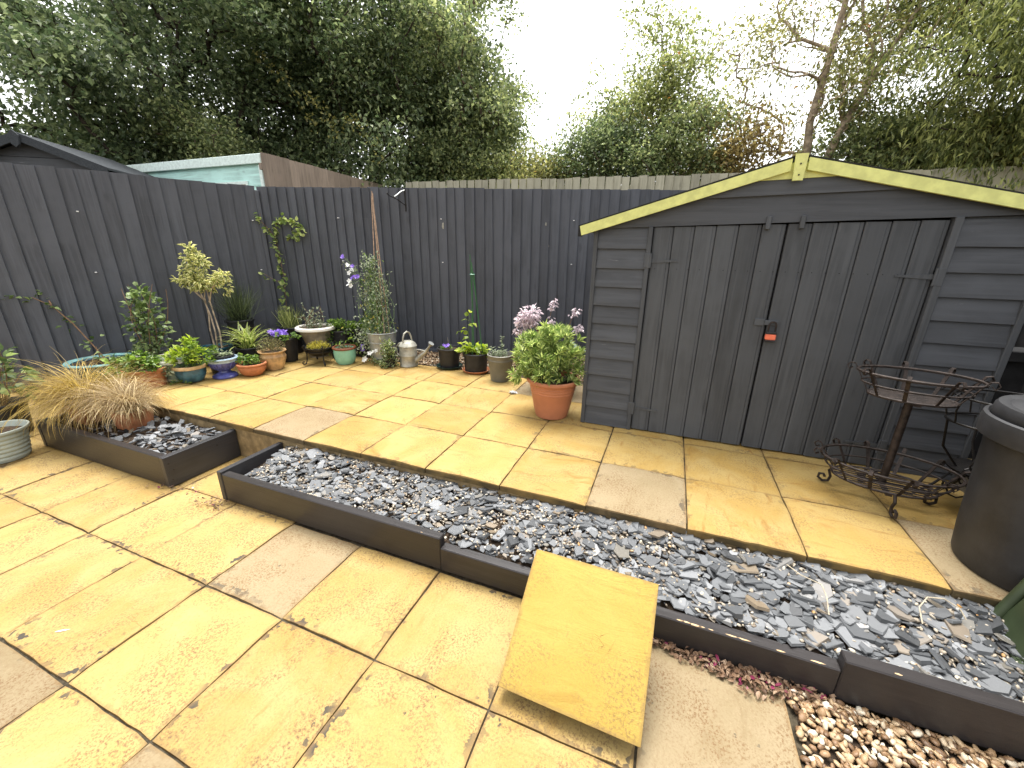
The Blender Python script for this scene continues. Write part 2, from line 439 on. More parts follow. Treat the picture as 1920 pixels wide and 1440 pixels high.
G['lf_lime'] = leaf_mat('lime_leaf', (.22, .31, .035), (.42, .50, .09), .42, .4)
G['lf_choi'] = leaf_mat('cut_leaf_green', (.19, .27, .075), (.48, .54, .21), .45, .42)
G['lf_grey'] = leaf_mat('grey_green_leaf', (.19, .23, .14), (.40, .44, .30), .55, .33)
G['lf_hosta'] = leaf_mat('blue_green_hosta_leaf', (.05, .10, .07), (.13, .20, .14), .45, .3)
G['lf_ivy'] = leaf_mat('variegated_ivy_leaf', (.06, .11, .03), (.14, .20, .06), .42, .3, (.58, .55, .30), .5, .85)
G['lf_heath'] = leaf_mat('brown_green_heather', (.09, .08, .03), (.19, .17, .08), .6, .25)
G['lf_broom'] = leaf_mat('dark_broom_stem', (.030, .045, .020), (.085, .11, .05), .5, .2)
G['lf_sedum'] = leaf_mat('yellow_sedum', (.28, .25, .04), (.48, .42, .10), .5, .35)
G['bl_gold'] = leaf_mat('golden_grass', (.22, .15, .03), (.46, .34, .10), .5, .35)
G['bl_brown'] = leaf_mat('dry_bronze_grass', (.25, .175, .08), (.54, .43, .24), .55, .32)
G['bl_lily'] = leaf_mat('striped_lily_turf_blade', (.10, .17, .03), (.22, .30, .07), .4, .3, (.62, .62, .22), .55, .8)
G['fl_white'] = leaf_mat('white_petal', (.75, .75, .72), (.88, .88, .85), .5, .3)
G['fl_purple'] = leaf_mat('violet_petal', (.22, .12, .55), (.40, .26, .75), .5, .3)
G['fl_lilac'] = leaf_mat('faded_lilac_petal', (.50, .42, .46), (.82, .74, .77), .55, .35)

# ------------------------------------------------------------------ plant geometry (numpy)
def unit(a): return a/np.maximum(np.linalg.norm(a, axis=-1, keepdims=True), 1e-9)
def rdir(n, zmin=-1.0):
    d = unit(RNG.normal(size=(n, 3)))
    if zmin > -1: d[:, 2] = np.abs(d[:, 2])*(1-zmin)+zmin if zmin >= 0 else np.where(d[:, 2] < zmin, -d[:, 2], d[:, 2])
    return unit(d)

def leaves(P, D, L, W, fold=.18, droop=.15, nrm=None, big=False):
    """returns V,F,attr: one kite-shaped leaf per row of P"""
    n = len(P); D = unit(D)
    L = np.broadcast_to(np.asarray(L, float), (n,))[:, None]; W = np.broadcast_to(np.asarray(W, float), (n,))[:, None]
    ref = nrm if nrm is not None else np.tile([0, 0, 1.0], (n, 1)) + RNG.normal(size=(n, 3))*.45
    S = unit(np.cross(D, ref)); N = unit(np.cross(S, D))
    b = P; t = P + D*L - N*L*droop
    if not big:
        l = P + D*L*.45 + S*W*.5 + N*W*fold; r = P + D*L*.45 - S*W*.5 + N*W*fold
        V = np.stack([b, l, t, r], 1).reshape(-1, 3)
        i = (np.arange(n)*4)[:, None]
        F = np.concatenate([i+np.array([[0, 1, 2]]), i+np.array([[0, 2, 3]])])
        A = np.tile([0, 1, .45, 1.0], n)
    else:
        c = P + D*L*.5 + N*L*droop*.3
        l = P + D*L*.22 + S*W*.38 + N*W*fold*.7; r = P + D*L*.22 - S*W*.38 + N*W*fold*.7
        l2 = P + D*L*.58 + S*W*.46 + N*W*fold; r2_ = P + D*L*.58 - S*W*.46 + N*W*fold
        V = np.stack([b, l, l2, t, r2_, r, c], 1).reshape(-1, 3)
        i = (np.arange(n)*7)[:, None]
        F = np.concatenate([i+np.array([q]) for q in ([0, 1, 6], [1, 2, 6], [2, 3, 6], [3, 4, 6], [4, 5, 6], [5, 0, 6])])
        A = np.tile([0, 1, 1, .5, 1, 1, 0.0], n)
    return V, F, A

def blades(P, az, el, L, W, bend, seg=6, attr_edges=True):
    """arching strips; el start elevation, bend total downward turn (radians)"""
    n = len(P)
    P = np.asarray(P, float); az = np.asarray(az)[:, None]
    k = np.arange(seg)[None, :]/seg
    ang = np.asarray(el)[:, None] - np.asarray(bend)[:, None]*(k**1.25)
    st = np.broadcast_to(np.asarray(L, float), (n,))[:, None]/seg
    wob = np.cumsum(RNG.normal(size=(n, seg))*.06, 1)
    dx = np.cos(ang)*np.cos(az+wob)*st; dy = np.cos(ang)*np.sin(az+wob)*st; dz = np.sin(ang)*st
    C_ = np.concatenate([np.zeros((n, 1, 3)), np.cumsum(np.stack([dx, dy, dz], -1), 1)], 1) + P[:, None, :]
    tw = RNG.uniform(-.9, .9, (n, 1))
    S = np.stack([-np.sin(az+tw), np.cos(az+tw), np.zeros_like(az)], -1)
    w = (np.broadcast_to(np.asarray(W, float), (n,))[:, None]*np.sqrt(1-(np.arange(seg+1)[None, :]/(seg+.15))))[..., None]*.5
    Lf = C_ + S*w; Rt = C_ - S*w
    V = np.stack([Lf, C_ + np.array([0, 0, -.15])*w, Rt], 2).reshape(-1, 3)
    m = seg+1
    base = (np.arange(n)*m*3)[:, None]; j = (np.arange(seg)*3)[None, :]
    q = (base+j).reshape(-1, 1)
    F = np.concatenate([q+np.array([[0, 1, 4, 3]]), q+np.array([[1, 2, 5, 4]])])
    A = np.tile([1, 0, 1.0], n*m)
    return V, F, A

def join(parts):
    Vs, Fs, As = [], {}, []; o = 0
    for V, F, A in parts:
        Vs.append(V); Fs.setdefault(F.shape[1], []).append(F+o); As.append(A); o += len(V)
    return np.concatenate(Vs), [np.concatenate(f) for f in Fs.values()], np.concatenate(As)

def foliage(name, parts, mat, parent=None):
    V, F, A = join(parts)
    return link(name, npmesh(name, V, F, mat, False, A), parent)

def tubes(edges_p, edges_q, rp, rq, seg=5):
    P, Q = np.asarray(edges_p, float), np.asarray(edges_q, float); n = len(P)
    T = unit(Q-P); ref = np.where(np.abs(T[:, 2:3]) < .9, [[0, 0, 1.0]], [[1.0, 0, 0]])
    A_ = unit(np.cross(T, ref)); B_ = np.cross(T, A_)
    th = 2*pi*np.arange(seg)/seg
    ring = A_[:, None, :]*np.cos(th)[None, :, None] + B_[:, None, :]*np.sin(th)[None, :, None]
    V = np.concatenate([P[:, None]+ring*np.asarray(rp)[:, None, None], Q[:, None]+ring*np.asarray(rq)[:, None, None]], 1).reshape(-1, 3)
    i = (np.arange(n)*2*seg)[:, None]
    F = np.concatenate([i+np.array([[k, (k+1) % seg, seg+(k+1) % seg, seg+k]]) for k in range(seg)])
    return V, F

def polylines(lines, r0, r1=None, seg=5):
    p, q, a, b = [], [], [], []
    for ln in lines:
        ln = np.asarray(ln, float); m = len(ln)-1
        rr = np.linspace(r0, r1 if r1 is not None else r0, m+1)
        p += list(ln[:-1]); q += list(ln[1:]); a += list(rr[:-1]); b += list(rr[1:])
    return tubes(p, q, np.array(a), np.array(b), seg)

def stems(name, lines, r0, r1, mat, parent, seg=5):
    V, F = polylines(lines, r0, r1, seg); return link(name, npmesh(name, V, F, mat, True), parent)

def curve(p0, p1, sag, n=6, jit=.0):
    p0, p1, sag = np.array(p0, float), np.array(p1, float), np.array(sag, float)
    t = np.linspace(0, 1, n)[:, None]
    c = p0*(1-t)+p1*t+sag*4*t*(1-t)
    if jit: c[1:-1] += RNG.normal(size=(n-2, 3))*jit
    return c

def dome(n, rx, ry, rz, z0, power=.45, cx=0, cy=0, bottom=0.0):
    d = rdir(n); d[:, 2] = np.where(d[:, 2] < -bottom, -d[:, 2], d[:, 2])
    r = RNG.uniform(0, 1, (n, 1))**power
    P = d*r*np.array([rx, ry, rz])+np.array([cx, cy, z0])
    return P, d

# trees: targets are sampled in lumpy crowns, joined greedily into a branching skeleton
def tree(name, label, cat, base, trunk, blobs, ntarget, per, lsize, lw, sig, bark, leafmat, group=None, r_tip=.006, rexp=.46,
         clump=.35, nclump=40, droop=.15, upd=.2, extra=None, bare=0.0, rmax=.2, fork=None):
    root = empty(name, base, 0, label, cat, group)
    T = []
    vols = np.array([b[3]*b[4]*b[5] for b in blobs]); vols = vols/vols.sum()
    cl = []
    for b, w in zip(blobs, vols):
        k = max(2, int(nclump*w))
        d = rdir(k)*RNG.uniform(.25, 1, (k, 1))**.5
        cl.append(d*np.array(b[3:6])+np.array(b[:3]))
    cl = np.concatenate(cl)
    T = cl[RNG.integers(0, len(cl), ntarget)] + RNG.normal(size=(ntarget, 3))*clump*np.array([1, 1, .75])
    nodes = [np.array(p, float) for p in trunk]; par = [-1]+list(range(len(trunk)-1)); dist = [0.0]
    for i in range(1, len(nodes)): dist.append(dist[-1]+np.linalg.norm(nodes[i]-nodes[i-1]))
    if fork:
        pi_ = 2
        for q in fork:
            nodes.append(np.array(q, float)); par.append(pi_); dist.append(dist[pi_]+np.linalg.norm(nodes[-1]-nodes[pi_])); pi_ = len(nodes)-1
    ordr = np.argsort(np.linalg.norm(T-nodes[len(trunk)//2], axis=1))
    ends = []
    cap = len(nodes)+ntarget*3+4
    NA = np.zeros((cap, 3)); DA = np.zeros(cap); m = len(nodes)
    NA[:m] = nodes; DA[:m] = dist
    PA = list(par)
    for ti in ordr:
        t = T[ti]
        dv = t-NA[:m]; dd = np.linalg.norm(dv, axis=1)
        cost = dd + .22*DA[:m] + .5*np.maximum(0, -dv[:, 2])
        j = int(np.argmin(cost)) if m > 1 else 0
        if j == 0: j = 1
        a = NA[j]; L_ = dd[j]
        prev = j
        for s_ in (.4, .72, 1.0):
            p = a+(t-a)*s_
            if s_ < 1: p = p + RNG.normal(size=3)*L_*.05 + np.array([0, 0, L_*.06])
            NA[m] = p; DA[m] = DA[prev]+np.linalg.norm(p-NA[prev]); PA.append(prev); prev = m; m += 1
        ends.append(prev)
    cnt = np.zeros(m)
    for e in ends:
        k = e
        while k >= 0: cnt[k] += 1; k = PA[k]
    rad = np.minimum(r_tip*np.maximum(cnt, 1)**rexp, rmax)
    ch = np.arange(1, m); pa = np.array(PA[1:m])
    V, F = tubes(NA[pa], NA[ch], np.minimum(rad[pa], rad[ch]*1.6), rad[ch], 6)
    link('trunk', npmesh('trunk', V, F, bark, True), root)
    E = NA[np.array(ends)]
    if bare: E = E[RNG.uniform(size=len(E)) > bare]
    n = len(E)*per
    P = np.repeat(E, per, 0) + RNG.normal(size=(n, 3))*sig*np.array([1, 1, .7])
    ctr = np.array([np.average([b[k] for b in blobs], weights=vols) for k in range(3)])
    out = unit(P-ctr)
    D = unit(out*.6 + RNG.normal(size=(n, 3))*.7 + np.array([0, 0, -droop*2+upd]))
    sz = RNG.uniform(.65, 1.25, n)
    parts = [leaves(P, D, lsize*sz, lw*sz, .2, droop)]
    foliage('crown', parts, leafmat, root)
    if extra: extra(root, E, ctr)
    return root

# =================================================================== SETTING
me = npmesh('ground', [(-70, -70, -.05), (70, -70, -.05), (70, .05, -.05), (-70, .05, -.05), (-70, .05, H-.06), (70, .05, H-.06), (70, 90, H-.06), (-70, 90, H-.06)],
            np.array([[0, 1, 2, 3], [3, 2, 5, 4], [4, 5, 6, 7]]), MT['earth'])
tag(link('ground', me), 'bare garden earth under and beyond the paving', None, None, 'structure')

w = MB().box(-2.7, 4.9, .014, .10, -.05, H-.043).build('retaining_wall', MT['conc'])
tag(w, 'stained tan retaining face of the step below the raised paving', None, None, 'structure')

def slab_mesh(name, mat, s=.4485, th=.040, n=9, jit=.0012):
    h = s/2
    g = np.linspace(-h, h, n)
    V = []
    ph = RNG.uniform(0, 6, 6)
    for j, y in enumerate(g):
        for i, x in enumerate(g):
            z = .0012*math.sin(9*x+ph[0])*math.cos(7*y+ph[1]) + .0012*math.sin(21*x+13*y+ph[2]) + RNG.normal()*.0005
            xx, yy = x, y
            if i in (0, n-1): xx += RNG.normal()*jit; z -= .0045
            if j in (0, n-1): yy += RNG.normal()*jit; z -= .0045
            V.append((xx, yy, z))
    F = [(j*n+i, j*n+i+1, (j+1)*n+i+1, (j+1)*n+i) for j in range(n-1) for i in range(n-1)]
    rim = [i for i in range(n)] + [j*n+n-1 for j in range(1, n)] + [(n-1)*n+i for i in range(n-2, -1, -1)] + [j*n for j in range(n-2, 0, -1)]
    o = len(V)
    for k in rim: V.append((V[k][0]*1.004, V[k][1]*1.004, V[k][2]-.006))
    for k in rim: V.append((V[k][0]*1.0, V[k][1]*1.0, -th))
    m = len(rim)
    for i in range(m):
        j = (i+1) % m
        F.append((rim[i], o+i, o+j, rim[j])); F.append((o+i, o+m+i, o+m+j, o+j))
    F.append(tuple(o+m+i for i in range(m)))
    me = bpy.data.meshes.new(name); me.from_pydata(V, [], F); me.update()
    me.polygons.foreach_set('use_smooth', [True]*len(me.polygons))
    try: me.set_sharp_from_angle(angle=R(50))
    except Exception: pme = None
    me.materials.append(mat)
    return me
SL_U = [slab_mesh('paving_slab', MT['slab_u']) for _ in range(6)]
SL_Y = [slab_mesh('paving_slab', MT['slab_y'], .4515) for _ in range(6)]
SL_B = [slab_mesh('paving_slab', MT['slab_b']) for _ in range(3)]
def place_slab(parent, x, y, z, pool):
    o = link('paving_slab', pool[random.randrange(len(pool))], parent,
             (x, y, z+random.uniform(-.0018, .0018)),
             (random.uniform(-.0025, .0025), random.uniform(-.0025, .0025), random.choice((0, 1, 2, 3))*pi/2 + random.uniform(-.002, .002)))
    return o

up_patio = MB().prism([(-2.42, .05), (4.75, .05), (4.75, 2.05), (-1.2, 2.0), (-1.50, 1.83), (-2.35, .22)], 'z', H-.10, H-.013).build('upper_patio', MT['joint'])
tag(up_patio, 'raised patio of clean yellow riven paving in front of shed', None, None, 'structure')
for i in range(-5, 10):
    for j in range(0, 4):
        x, y = (i+.5)*.455, (j+.5)*.455
        if x < -2.25 + (y-.22)*.52+.22 and j > 0: continue
        if x < -2.35: continue
        buff = (i, j) in ((1, 0), (6, 0), (9, 0), (4, 3), (5, 3))
        place_slab(up_patio, x, y, H, SL_B if buff else SL_U)

low_patio = MB().box(-3.2, 3.54, -3.4, -.0, -.045, -.013).build('lower_patio', MT['joint'])
tag(low_patio, 'lower patio of weathered yellow paving with lichen in the joints', None, None, 'structure')
U0, V0, DU = -.150, -.857, .4585
for k in range(-7, 8):
    for r_ in range(-5, 2):
        x = U0+(k+.5)*DU; y = V0+(r_+.5)*DU
        if y > -.2 and k > 2: continue
        if y > -.2: y -= .004
        buff = (k, r_) in ((3, 0), (7, 0), (2, -2), (4, -2), (7, -1), (-4, 0), (1, -3))
        place_slab(low_patio, x, y, 0, SL_B if buff else SL_Y)

# ------------------------------------------------------------------ fences
def board_mesh(name, wdt, h, mat, topmat=None, t0=.004, t1=.019, wob=0):
    b = MB()
    sec = [(0, -.003), (wdt, -.010), (wdt, -.010-t1), (wdt-.002, -.0105-t1-.0005), (0, -.003-t0)]
    n = len(sec); zs = [0, h*.33, h*.66, h]
    V = []; F = []
    for z in zs:
        ox = RNG.normal()*.0012
        for (x, y) in sec: V.append((x+ox, y+RNG.normal()*.0004, z))
    for q in range(len(zs)-1):
        for i in range(n): F.append((q*n+i, q*n+(i+1) % n, (q+1)*n+(i+1) % n, (q+1)*n+i))
    F.append(tuple(range(n))[::-1]); F.append(tuple((len(zs)-1)*n+i for i in range(n)))
    b.add(V, F); me = b.mesh(name, mat)
    if topmat:
        me.materials.append(topmat); me.polygons[len(me.polygons)-1].material_index = 1
    return me

def fence(a, b, z0, z1, label, mat, pitch=.104, topmat=None, zs_jit=.005, ov=.022, cat='fence'):
    a = Vector((a[0], a[1])); b = Vector((b[0], b[1])); d = b-a
    root = empty('fence', (a.x, a.y, z0), math.atan2(d.y, d.x), label, cat)
    n = int(d.length/pitch)
    pool = [board_mesh('board', pitch+ov, z1-z0, mat, topmat) for _ in range(8)]
    for i in range(n):
        o = link('board', random.choice(pool), root, (i*pitch+random.uniform(-.004, .004), random.uniform(-.002, .002), random.uniform(-zs_jit, zs_jit)),
                 (0, random.uniform(-.004, .004), 0))
    for z in (.28, (z1-z0)*.55, z1-z0-.2):
        MB().box(0, d.length, .004, .05, z, z+.075).build('rail', mat, root)
    return root

ZF = 2.058
LA, LB, BC = (-2.257, .219), (-1.42, 1.83), (4.95, 4.0)
ld = Vector((LB[0]-LA[0], LB[1]-LA[1])).normalized()
bd = Vector((BC[0]-LB[0], BC[1]-LB[1]))
# back fence direction measured from its top edge
bd = Vector((4.44, 1.515)).normalized()
BC = (LB[0]+bd.x*6.6, LB[1]+bd.y*6.6)
L0 = (LB[0]-ld.x*4.3, LB[1]-ld.y*4.3)
f_left = fence(L0, LB, H-.10, ZF-.002, 'dark grey featheredge fence on the left, with training wires and climbing roses', MT['fence_v'], .115, None, .006)
f_back = fence(LB, BC, H-.08, ZF, 'dark grey featheredge fence running behind the watering can to the shed', MT['fence_v'], .104, MT['old_wood'], .005)
# training wires with white eyes on the left fence, corner strip
def wires(root, L_, zs, eyes):
    for z in zs:
        MB().tube([(0.05, -.05, z), (L_*.33, -.047, z-.004), (L_*.66, -.047, z-.003), (L_-.05, -.05, z)], .0006, 4).build('wire', MT['wire'], root)
        for e in eyes:
            MB().tube([(e, 0, z), (e, -.05, z)], .004, 6).lathe([(.007, z-.004), (.009, z), (.007, z+.004)], 8, e, -.05).build('wire_eye', MT['white'], root)
wires(f_left, 4.3, (1.705-(H-.10), 1.18-(H-.10)), (.9, 1.9, 2.85, 4.2))
wires(f_back, 3.6, (1.745-(H-.08), 1.29-(H-.08)), (.9, 2.05, 3.5))
MB().box(-.035, .005, -.05, -.002, .0, 1.86, .003).build('corner_post', MT['fence_v'], f_left, loc=(4.3, 0, 0))
MB().box(0, 6.6, -.035, -.004, -.04, .10, .003).build('gravel_board', MT['fence_v'], f_back)
# scuffs of bare white where paint has gone
for (x, z, s) in ((2.065, 1.50, .03), (3.20, 1.53, .018), (3.24, 1.30, .012), (2.10, .80, .012)):
    V = [(x+s*.5*math.cos(a)*random.uniform(.5, 1), -.0285, z+s*1.3*math.sin(a)*random.uniform(.6, 1)) for a in np.linspace(0, 2*pi, 12)[:-1]]
    V2 = [(p[0], p[1]+.004, p[2]) for p in V]
    MB().add(V+V2, [tuple(range(11))]+[(i, (i+1) % 11, 11+(i+1) % 11, 11+i) for i in range(11)]).build('bare_patch', MT['galv_w'], f_back)

# neighbours: brown side fence, pale rear fence, right boundary
fence((-2.095, 2.50), (-2.36, 5.25), H-.1, 2.575, 'weathered brown board fence receding beside the mint green shed', MT['brown_wood'], .15, None, .004, -.014)
fence((-1.52, 4.77), (7.6, 6.09), H-.1, 2.53, 'pale weathered board fence standing behind the dark back fence', MT['old_wood'], .125, None, .012, -.007)
fence((4.98, 4.05), (5.02, -1.2), H-.1, 1.5, 'dark boarded fence at right beyond the shed', MT['darkwood'], .13, None, .004)

# ------------------------------------------------------------------ big shed with yellow barge boards
SX0, SX1, SY = 2.500, 4.560, 1.0
DL, DC, DR = 2.845, 3.520, 4.185
shed = empty('garden_shed', (0, 0, 0), 0, 'dark grey wooden shed with lime yellow barge boards and padlocked double doors', 'shed')
zl = lambda x: 1.571+.291*(x-2.414)
zr = lambda x: 1.889-.235*(x-3.506)
def clad(x0, x1, z0, z1, y=SY, name='cladding_board', yj=0):
    t = .004
    return MB().prism([(y-.027-yj, z0), (y-.006, z0), (y-.004, z1), (y-.009-yj, z1), (y-.0255-yj, z0+.02)], 'x', x0, x1).build(name, MT['shed_x'], shed)
dz = .1165
for i in range(11):
    z0 = H+.020+i*dz
    j = random.uniform(-.003, .003)
    clad(SX0+.022, DL-.030, z0+j, z0+dz+.012)
    j = random.uniform(-.003, .003)
    clad(DR+.036, SX1-.024, z0+.022+j, z0+dz+.034 if i < 10 else z0+dz+.03)
clad(SX0+.022, DL-.03, H+.004, H+.03); clad(DR+.036, SX1-.024, H+.004, H+.05)
for (x0, x1, zt) in ((SX0-.004, SX0+.022, 1.56), (SX1-.024, SX1+.004, 1.60), (DL-.030, DL-.004, 1.565), (DR+.004, DR+.036, 1.60)):
    MB().box(x0, x1, SY-.034, SY+.02, H+.002, zt, .003).build('trim_post', MT['shed_z'], shed)
# walls and floor behind the cladding
MB().box(SX0, DL-.03, SY-.003, SY+.03, H, 1.56).build('wall', MT['shed_z'], shed)
MB().box(DR+.03, SX1, SY-.003, SY+.03, H, 1.60).build('wall', MT['shed_z'], shed)
MB().box(SX0, SX0+.03, SY+.031, 2.15, H, 1.58).build('wall', MT['shed_x'], shed)
MB().box(SX1-.03, SX1, SY+.031, 2.15, H, 1.61).build('wall', MT['shed_x'], shed)
MB().box(SX0+.031, SX1-.031, 2.12, 2.15, H, 1.60).build('wall', MT['shed_x'], shed)
MB().box(DL-.029, DR+.029, SY+.045, SY+.06, H, 1.60).build('wall', MT['felt_dark'], shed)
# gable boards (clipped by the roof slope)
def gable_board(xl, xr, poly, y0, y1): return MB().prism(poly, 'y', y0, y1).build('gable_board', MT['shed_x'], shed)
bl = lambda x: 1.572+.0250*(x-2.83)/1.35          # slightly out-of-level door head
gable_board(0, 0, [(2.47, bl(2.47)-.008), (4.62, bl(4.62)+.004), (4.62, zr(4.62)-.012), (4.10, 1.735), (2.98, 1.715), (2.47, zl(2.47)-.010)], SY-.026, SY-.004)
gable_board(0, 0, [(2.945, 1.706), (4.16, 1.729), (3.76, zr(3.76)-.012), (3.30, zl(3.30)-.010)], SY-.041, SY-.0265)
MB().prism([(2.60, 1.60), (4.50, 1.62), (3.506, 1.865)], 'y', SY-.0035, SY+.02).build('gable_backing', MT['felt_dark'], shed)
MB().prism([(3.27, 1.783), (3.76, 1.795), (3.506, 1.872)], 'y', SY-.048, SY-.0415).build('gable_infill', MT['yellow'], shed)
# roof
for (xa, za, xb, zb) in ((2.40, zl(2.40), 3.512, 1.893), (3.500, 1.893, 4.70, zr(4.70))):
    MB().prism([(xa, za+.002), (xb, zb+.002), (xb, zb+.009), (xa, za+.009)], 'y', SY-.058, 2.25).build('roof_felt', MT['felt_dark'], shed)
    MB().prism([(xa+.01, za-.016), (xb, zb-.016), (xb, zb+.0015), (xa+.01, za+.0015)], 'y', SY-.02, 2.22).build('roof_board', MT['shed_z'], shed)
W = .056
MB().prism([(2.412, zl(2.412)), (3.470, zl(3.470)), (3.470, zl(3.470)-W), (2.424, zl(2.424)-W)], 'y', SY-.068, SY-.0485).build('barge_board', MT['yellow'], shed)
MB().prism([(3.542, zr(3.542)), (4.69, zr(4.69)), (4.685, zr(4.685)-W), (3.542, zr(3.542)-W)], 'y', SY-.068, SY-.0485).build('barge_board', MT['yellow'], shed)
MB().prism([(3.478, 1.896), (3.532, 1.896), (3.528, 1.775), (3.484, 1.775)], 'y', SY-.084, SY-.0685).build('finial_block', MT['yellow'], shed)
for (x, z) in ((3.505, 1.85), (3.506, 1.80)):
    MB().tube([(x, SY-.087, z), (x, SY-.083, z)], .004, 8).build('screw', MT['iron'], shed)
MB().box(2.402, 2.423, SY-.066, SY-.03, zl(2.41)-.058, zl(2.41)+.006).build('eave_end', MT['felt_dark'], shed)
# doors
def door(x0, x1, hinge_left):
    dr = MB().box(x0, x1, SY-.004, SY+.016, H+.014, min(bl(x0), bl(x1))-.012).build('door', MT['shed_z'], shed)
    n = 6; w_ = (x1-x0)/n
    for i in range(n):
        a = x0+i*w_; b = a+w_
        zt = bl((a+b)/2)-.010
        yf = SY-.016
        sec = [(a+.0006, SY-.0045), (a+.0012, yf+.003), (a+.009, yf), (b-.023, yf), (b-.018, yf+.0032), (b-.006, yf+.0036), (b-.0006, SY-.0045)]
        MB().prism(sec, 'z', H+.010+random.uniform(-.002, .002), zt).build('plank', MT['shed_z'], dr)
    s = 1 if hinge_left else -1; xh = x0 if hinge_left else x1
    for z in (1.375 if hinge_left else 1.325, .42 if hinge_left else .40):
        m = MB()
        m.prism([(xh, z-.013), (xh+s*.155, z-.004), (xh+s*.155, z+.004), (xh, z+.013)] if s > 0 else [(xh, z+.013), (xh+s*.155, z+.004), (xh+s*.155, z-.004), (xh, z-.013)], 'y', SY-.021, SY-.0165)
        m.box(min(xh-s*.034, xh-s*.004), max(xh-s*.034, xh-s*.004), SY-.036, SY-.0305, z-.042, z+.042, .002)
        m.tube([(xh, SY-.030, z-.042), (xh, SY-.030, z+.042)], .006, 8)
        m.build('hinge', MT['shed_z'], dr)
    for k in range(2*n-1):
        x = x0+.03+k*(x1-x0-.05)/(2*n-2)
        MB().tube([(x, SY-.0175, 1.33), (x, SY-.0155, 1.33)], .0026, 6).build('nail_head', MT['felt_dark'], dr)
    return dr
dl = door(DL, DC-.004, True); dr_ = door(DC+.004, DR, False)
for x in (3.425, 3.580):
    MB().box(x-.011, x+.011, SY-.040, SY-.017, bl(x)-.035, bl(x)+.030, .003).build('turn_button', MT['shed_z'], shed)
MB().box(3.455, 3.505, SY-.024, SY-.0165, 1.030, 1.070, .002).box(3.505, 3.575, SY-.027, SY-.021, 1.036, 1.064, .002).build('hasp', MT['shed_z'], shed)
MB().tube([(3.548, SY-.026, 1.052), (3.548, SY-.045, 1.052), (3.548, SY-.026, 1.045)], .004, 6).build('staple', MT['iron'], shed)
pad = empty('padlock', (3.545, SY-.042, .945), 0, 'orange and black padlock hanging from the shed door hasp', 'padlock')
MB().box(-.026, .026, -.012, .012, .012, .044, .004).build('body', MT['orange'], pad)
MB().box(-.027, .027, -.0125, .0125, 0, .0115, .003).box(-.027, .027, -.0125, .0125, .0445, .058, .003).build('bumper', MT['blackp'], pad)
MB().tube([(-.017, 0, .055), (-.017, 0, .095), (-.010, 0, .110), (.004, 0, .114), (.014, 0, .108), (.018, 0, .095), (.018, 0, .055)], .0048, 8).build('shackle', MT['iron'], pad, True)

# ------------------------------------------------------------------ neighbours' sheds
ms = empty('mint_shed', (-2.16, 2.55, 0), R(1), 'pale mint green shed with flat roof showing above the left fence', 'shed')
MB().box(-3.1, 0, .016, .80, H-.06, 2.50).build('wall', MT['mint'], ms)
for i in range(9):
    z0 = .60+i*.2
    MB().prism([(-.004, z0), (.015, z0), (.015, z0+.215), (.008, z0+.215)], 'x', -3.1, -.06).build('cladding_board', MT['mint'], ms)
MB().box(-.055, .006, -.014, .03, .3, 2.44, .003).build('corner_trim', MT['mint_pale'], ms)
MB().box(-3.2, .03, -.036, -.0105, 2.455, 2.565, .004).build('fascia', MT['mint_pale'], ms)
MB().box(-3.19, .0, -.010, .85, 2.501, 2.545).build('roof', MT['felt'], ms)
wd = MB().box(-.92, -.28, -.022, -.006, 1.75, 2.26).build('window', MT['mint_pale'], ms)
MB().box(-.88, -.62, -.030, -.0225, 1.8, 2.22).build('pane', MT['greyst'], wd)
MB().box(-.58, -.32, -.030, -.0225, 1.8, 2.22).build('pane', MT['greyst'], wd)

ds = empty('dark_shed', (-4.05, 1.14, 0), R(33), 'dark grey shed with felted gable roof peeking over the fence at far left', 'shed')
MB().prism([(-.66, H-.1), (.66, H-.1), (.66, 2.27), (0, 2.54), (-.66, 2.27)], 'y', 0, 1.2).build('wall', MT['shed_x'], ds)
for i in range(3):
    z0 = 2.10+i*.135; hw = min(.66, max(.1, (2.56-z0)/.40-.08)); hw2 = min(.66, max(.04, (2.56-z0-.13)/.40-.06))
    MB().prism([(-hw, z0), (hw, z0), (hw2, z0+.13), (-hw2, z0+.13)], 'y', -.016-.002*i, -.001).build('gable_board', MT['shed_x'], ds)
for s in (-1, 1):
    MB().prism([(0, 2.60), (s*.80, 2.28), (s*.80, 2.255), (0, 2.575)] if s > 0 else [(0, 2.575), (s*.80, 2.255), (s*.80, 2.28), (0, 2.60)], 'y', -.14, 1.3).build('roof', MT['felt'], ds)
    MB().prism([(s*.03, 2.57), (s*.79, 2.265), (s*.79, 2.19), (s*.03, 2.50)], 'y', -.139, -.115).build('barge_board', MT['felt'], ds)
MB().prism([(-.05, 2.56), (0, 2.615), (.05, 2.56), (.035, 2.47), (0, 2.44), (-.035, 2.47)], 'y', -.165, -.1405).build('finial', MT['felt'], ds)

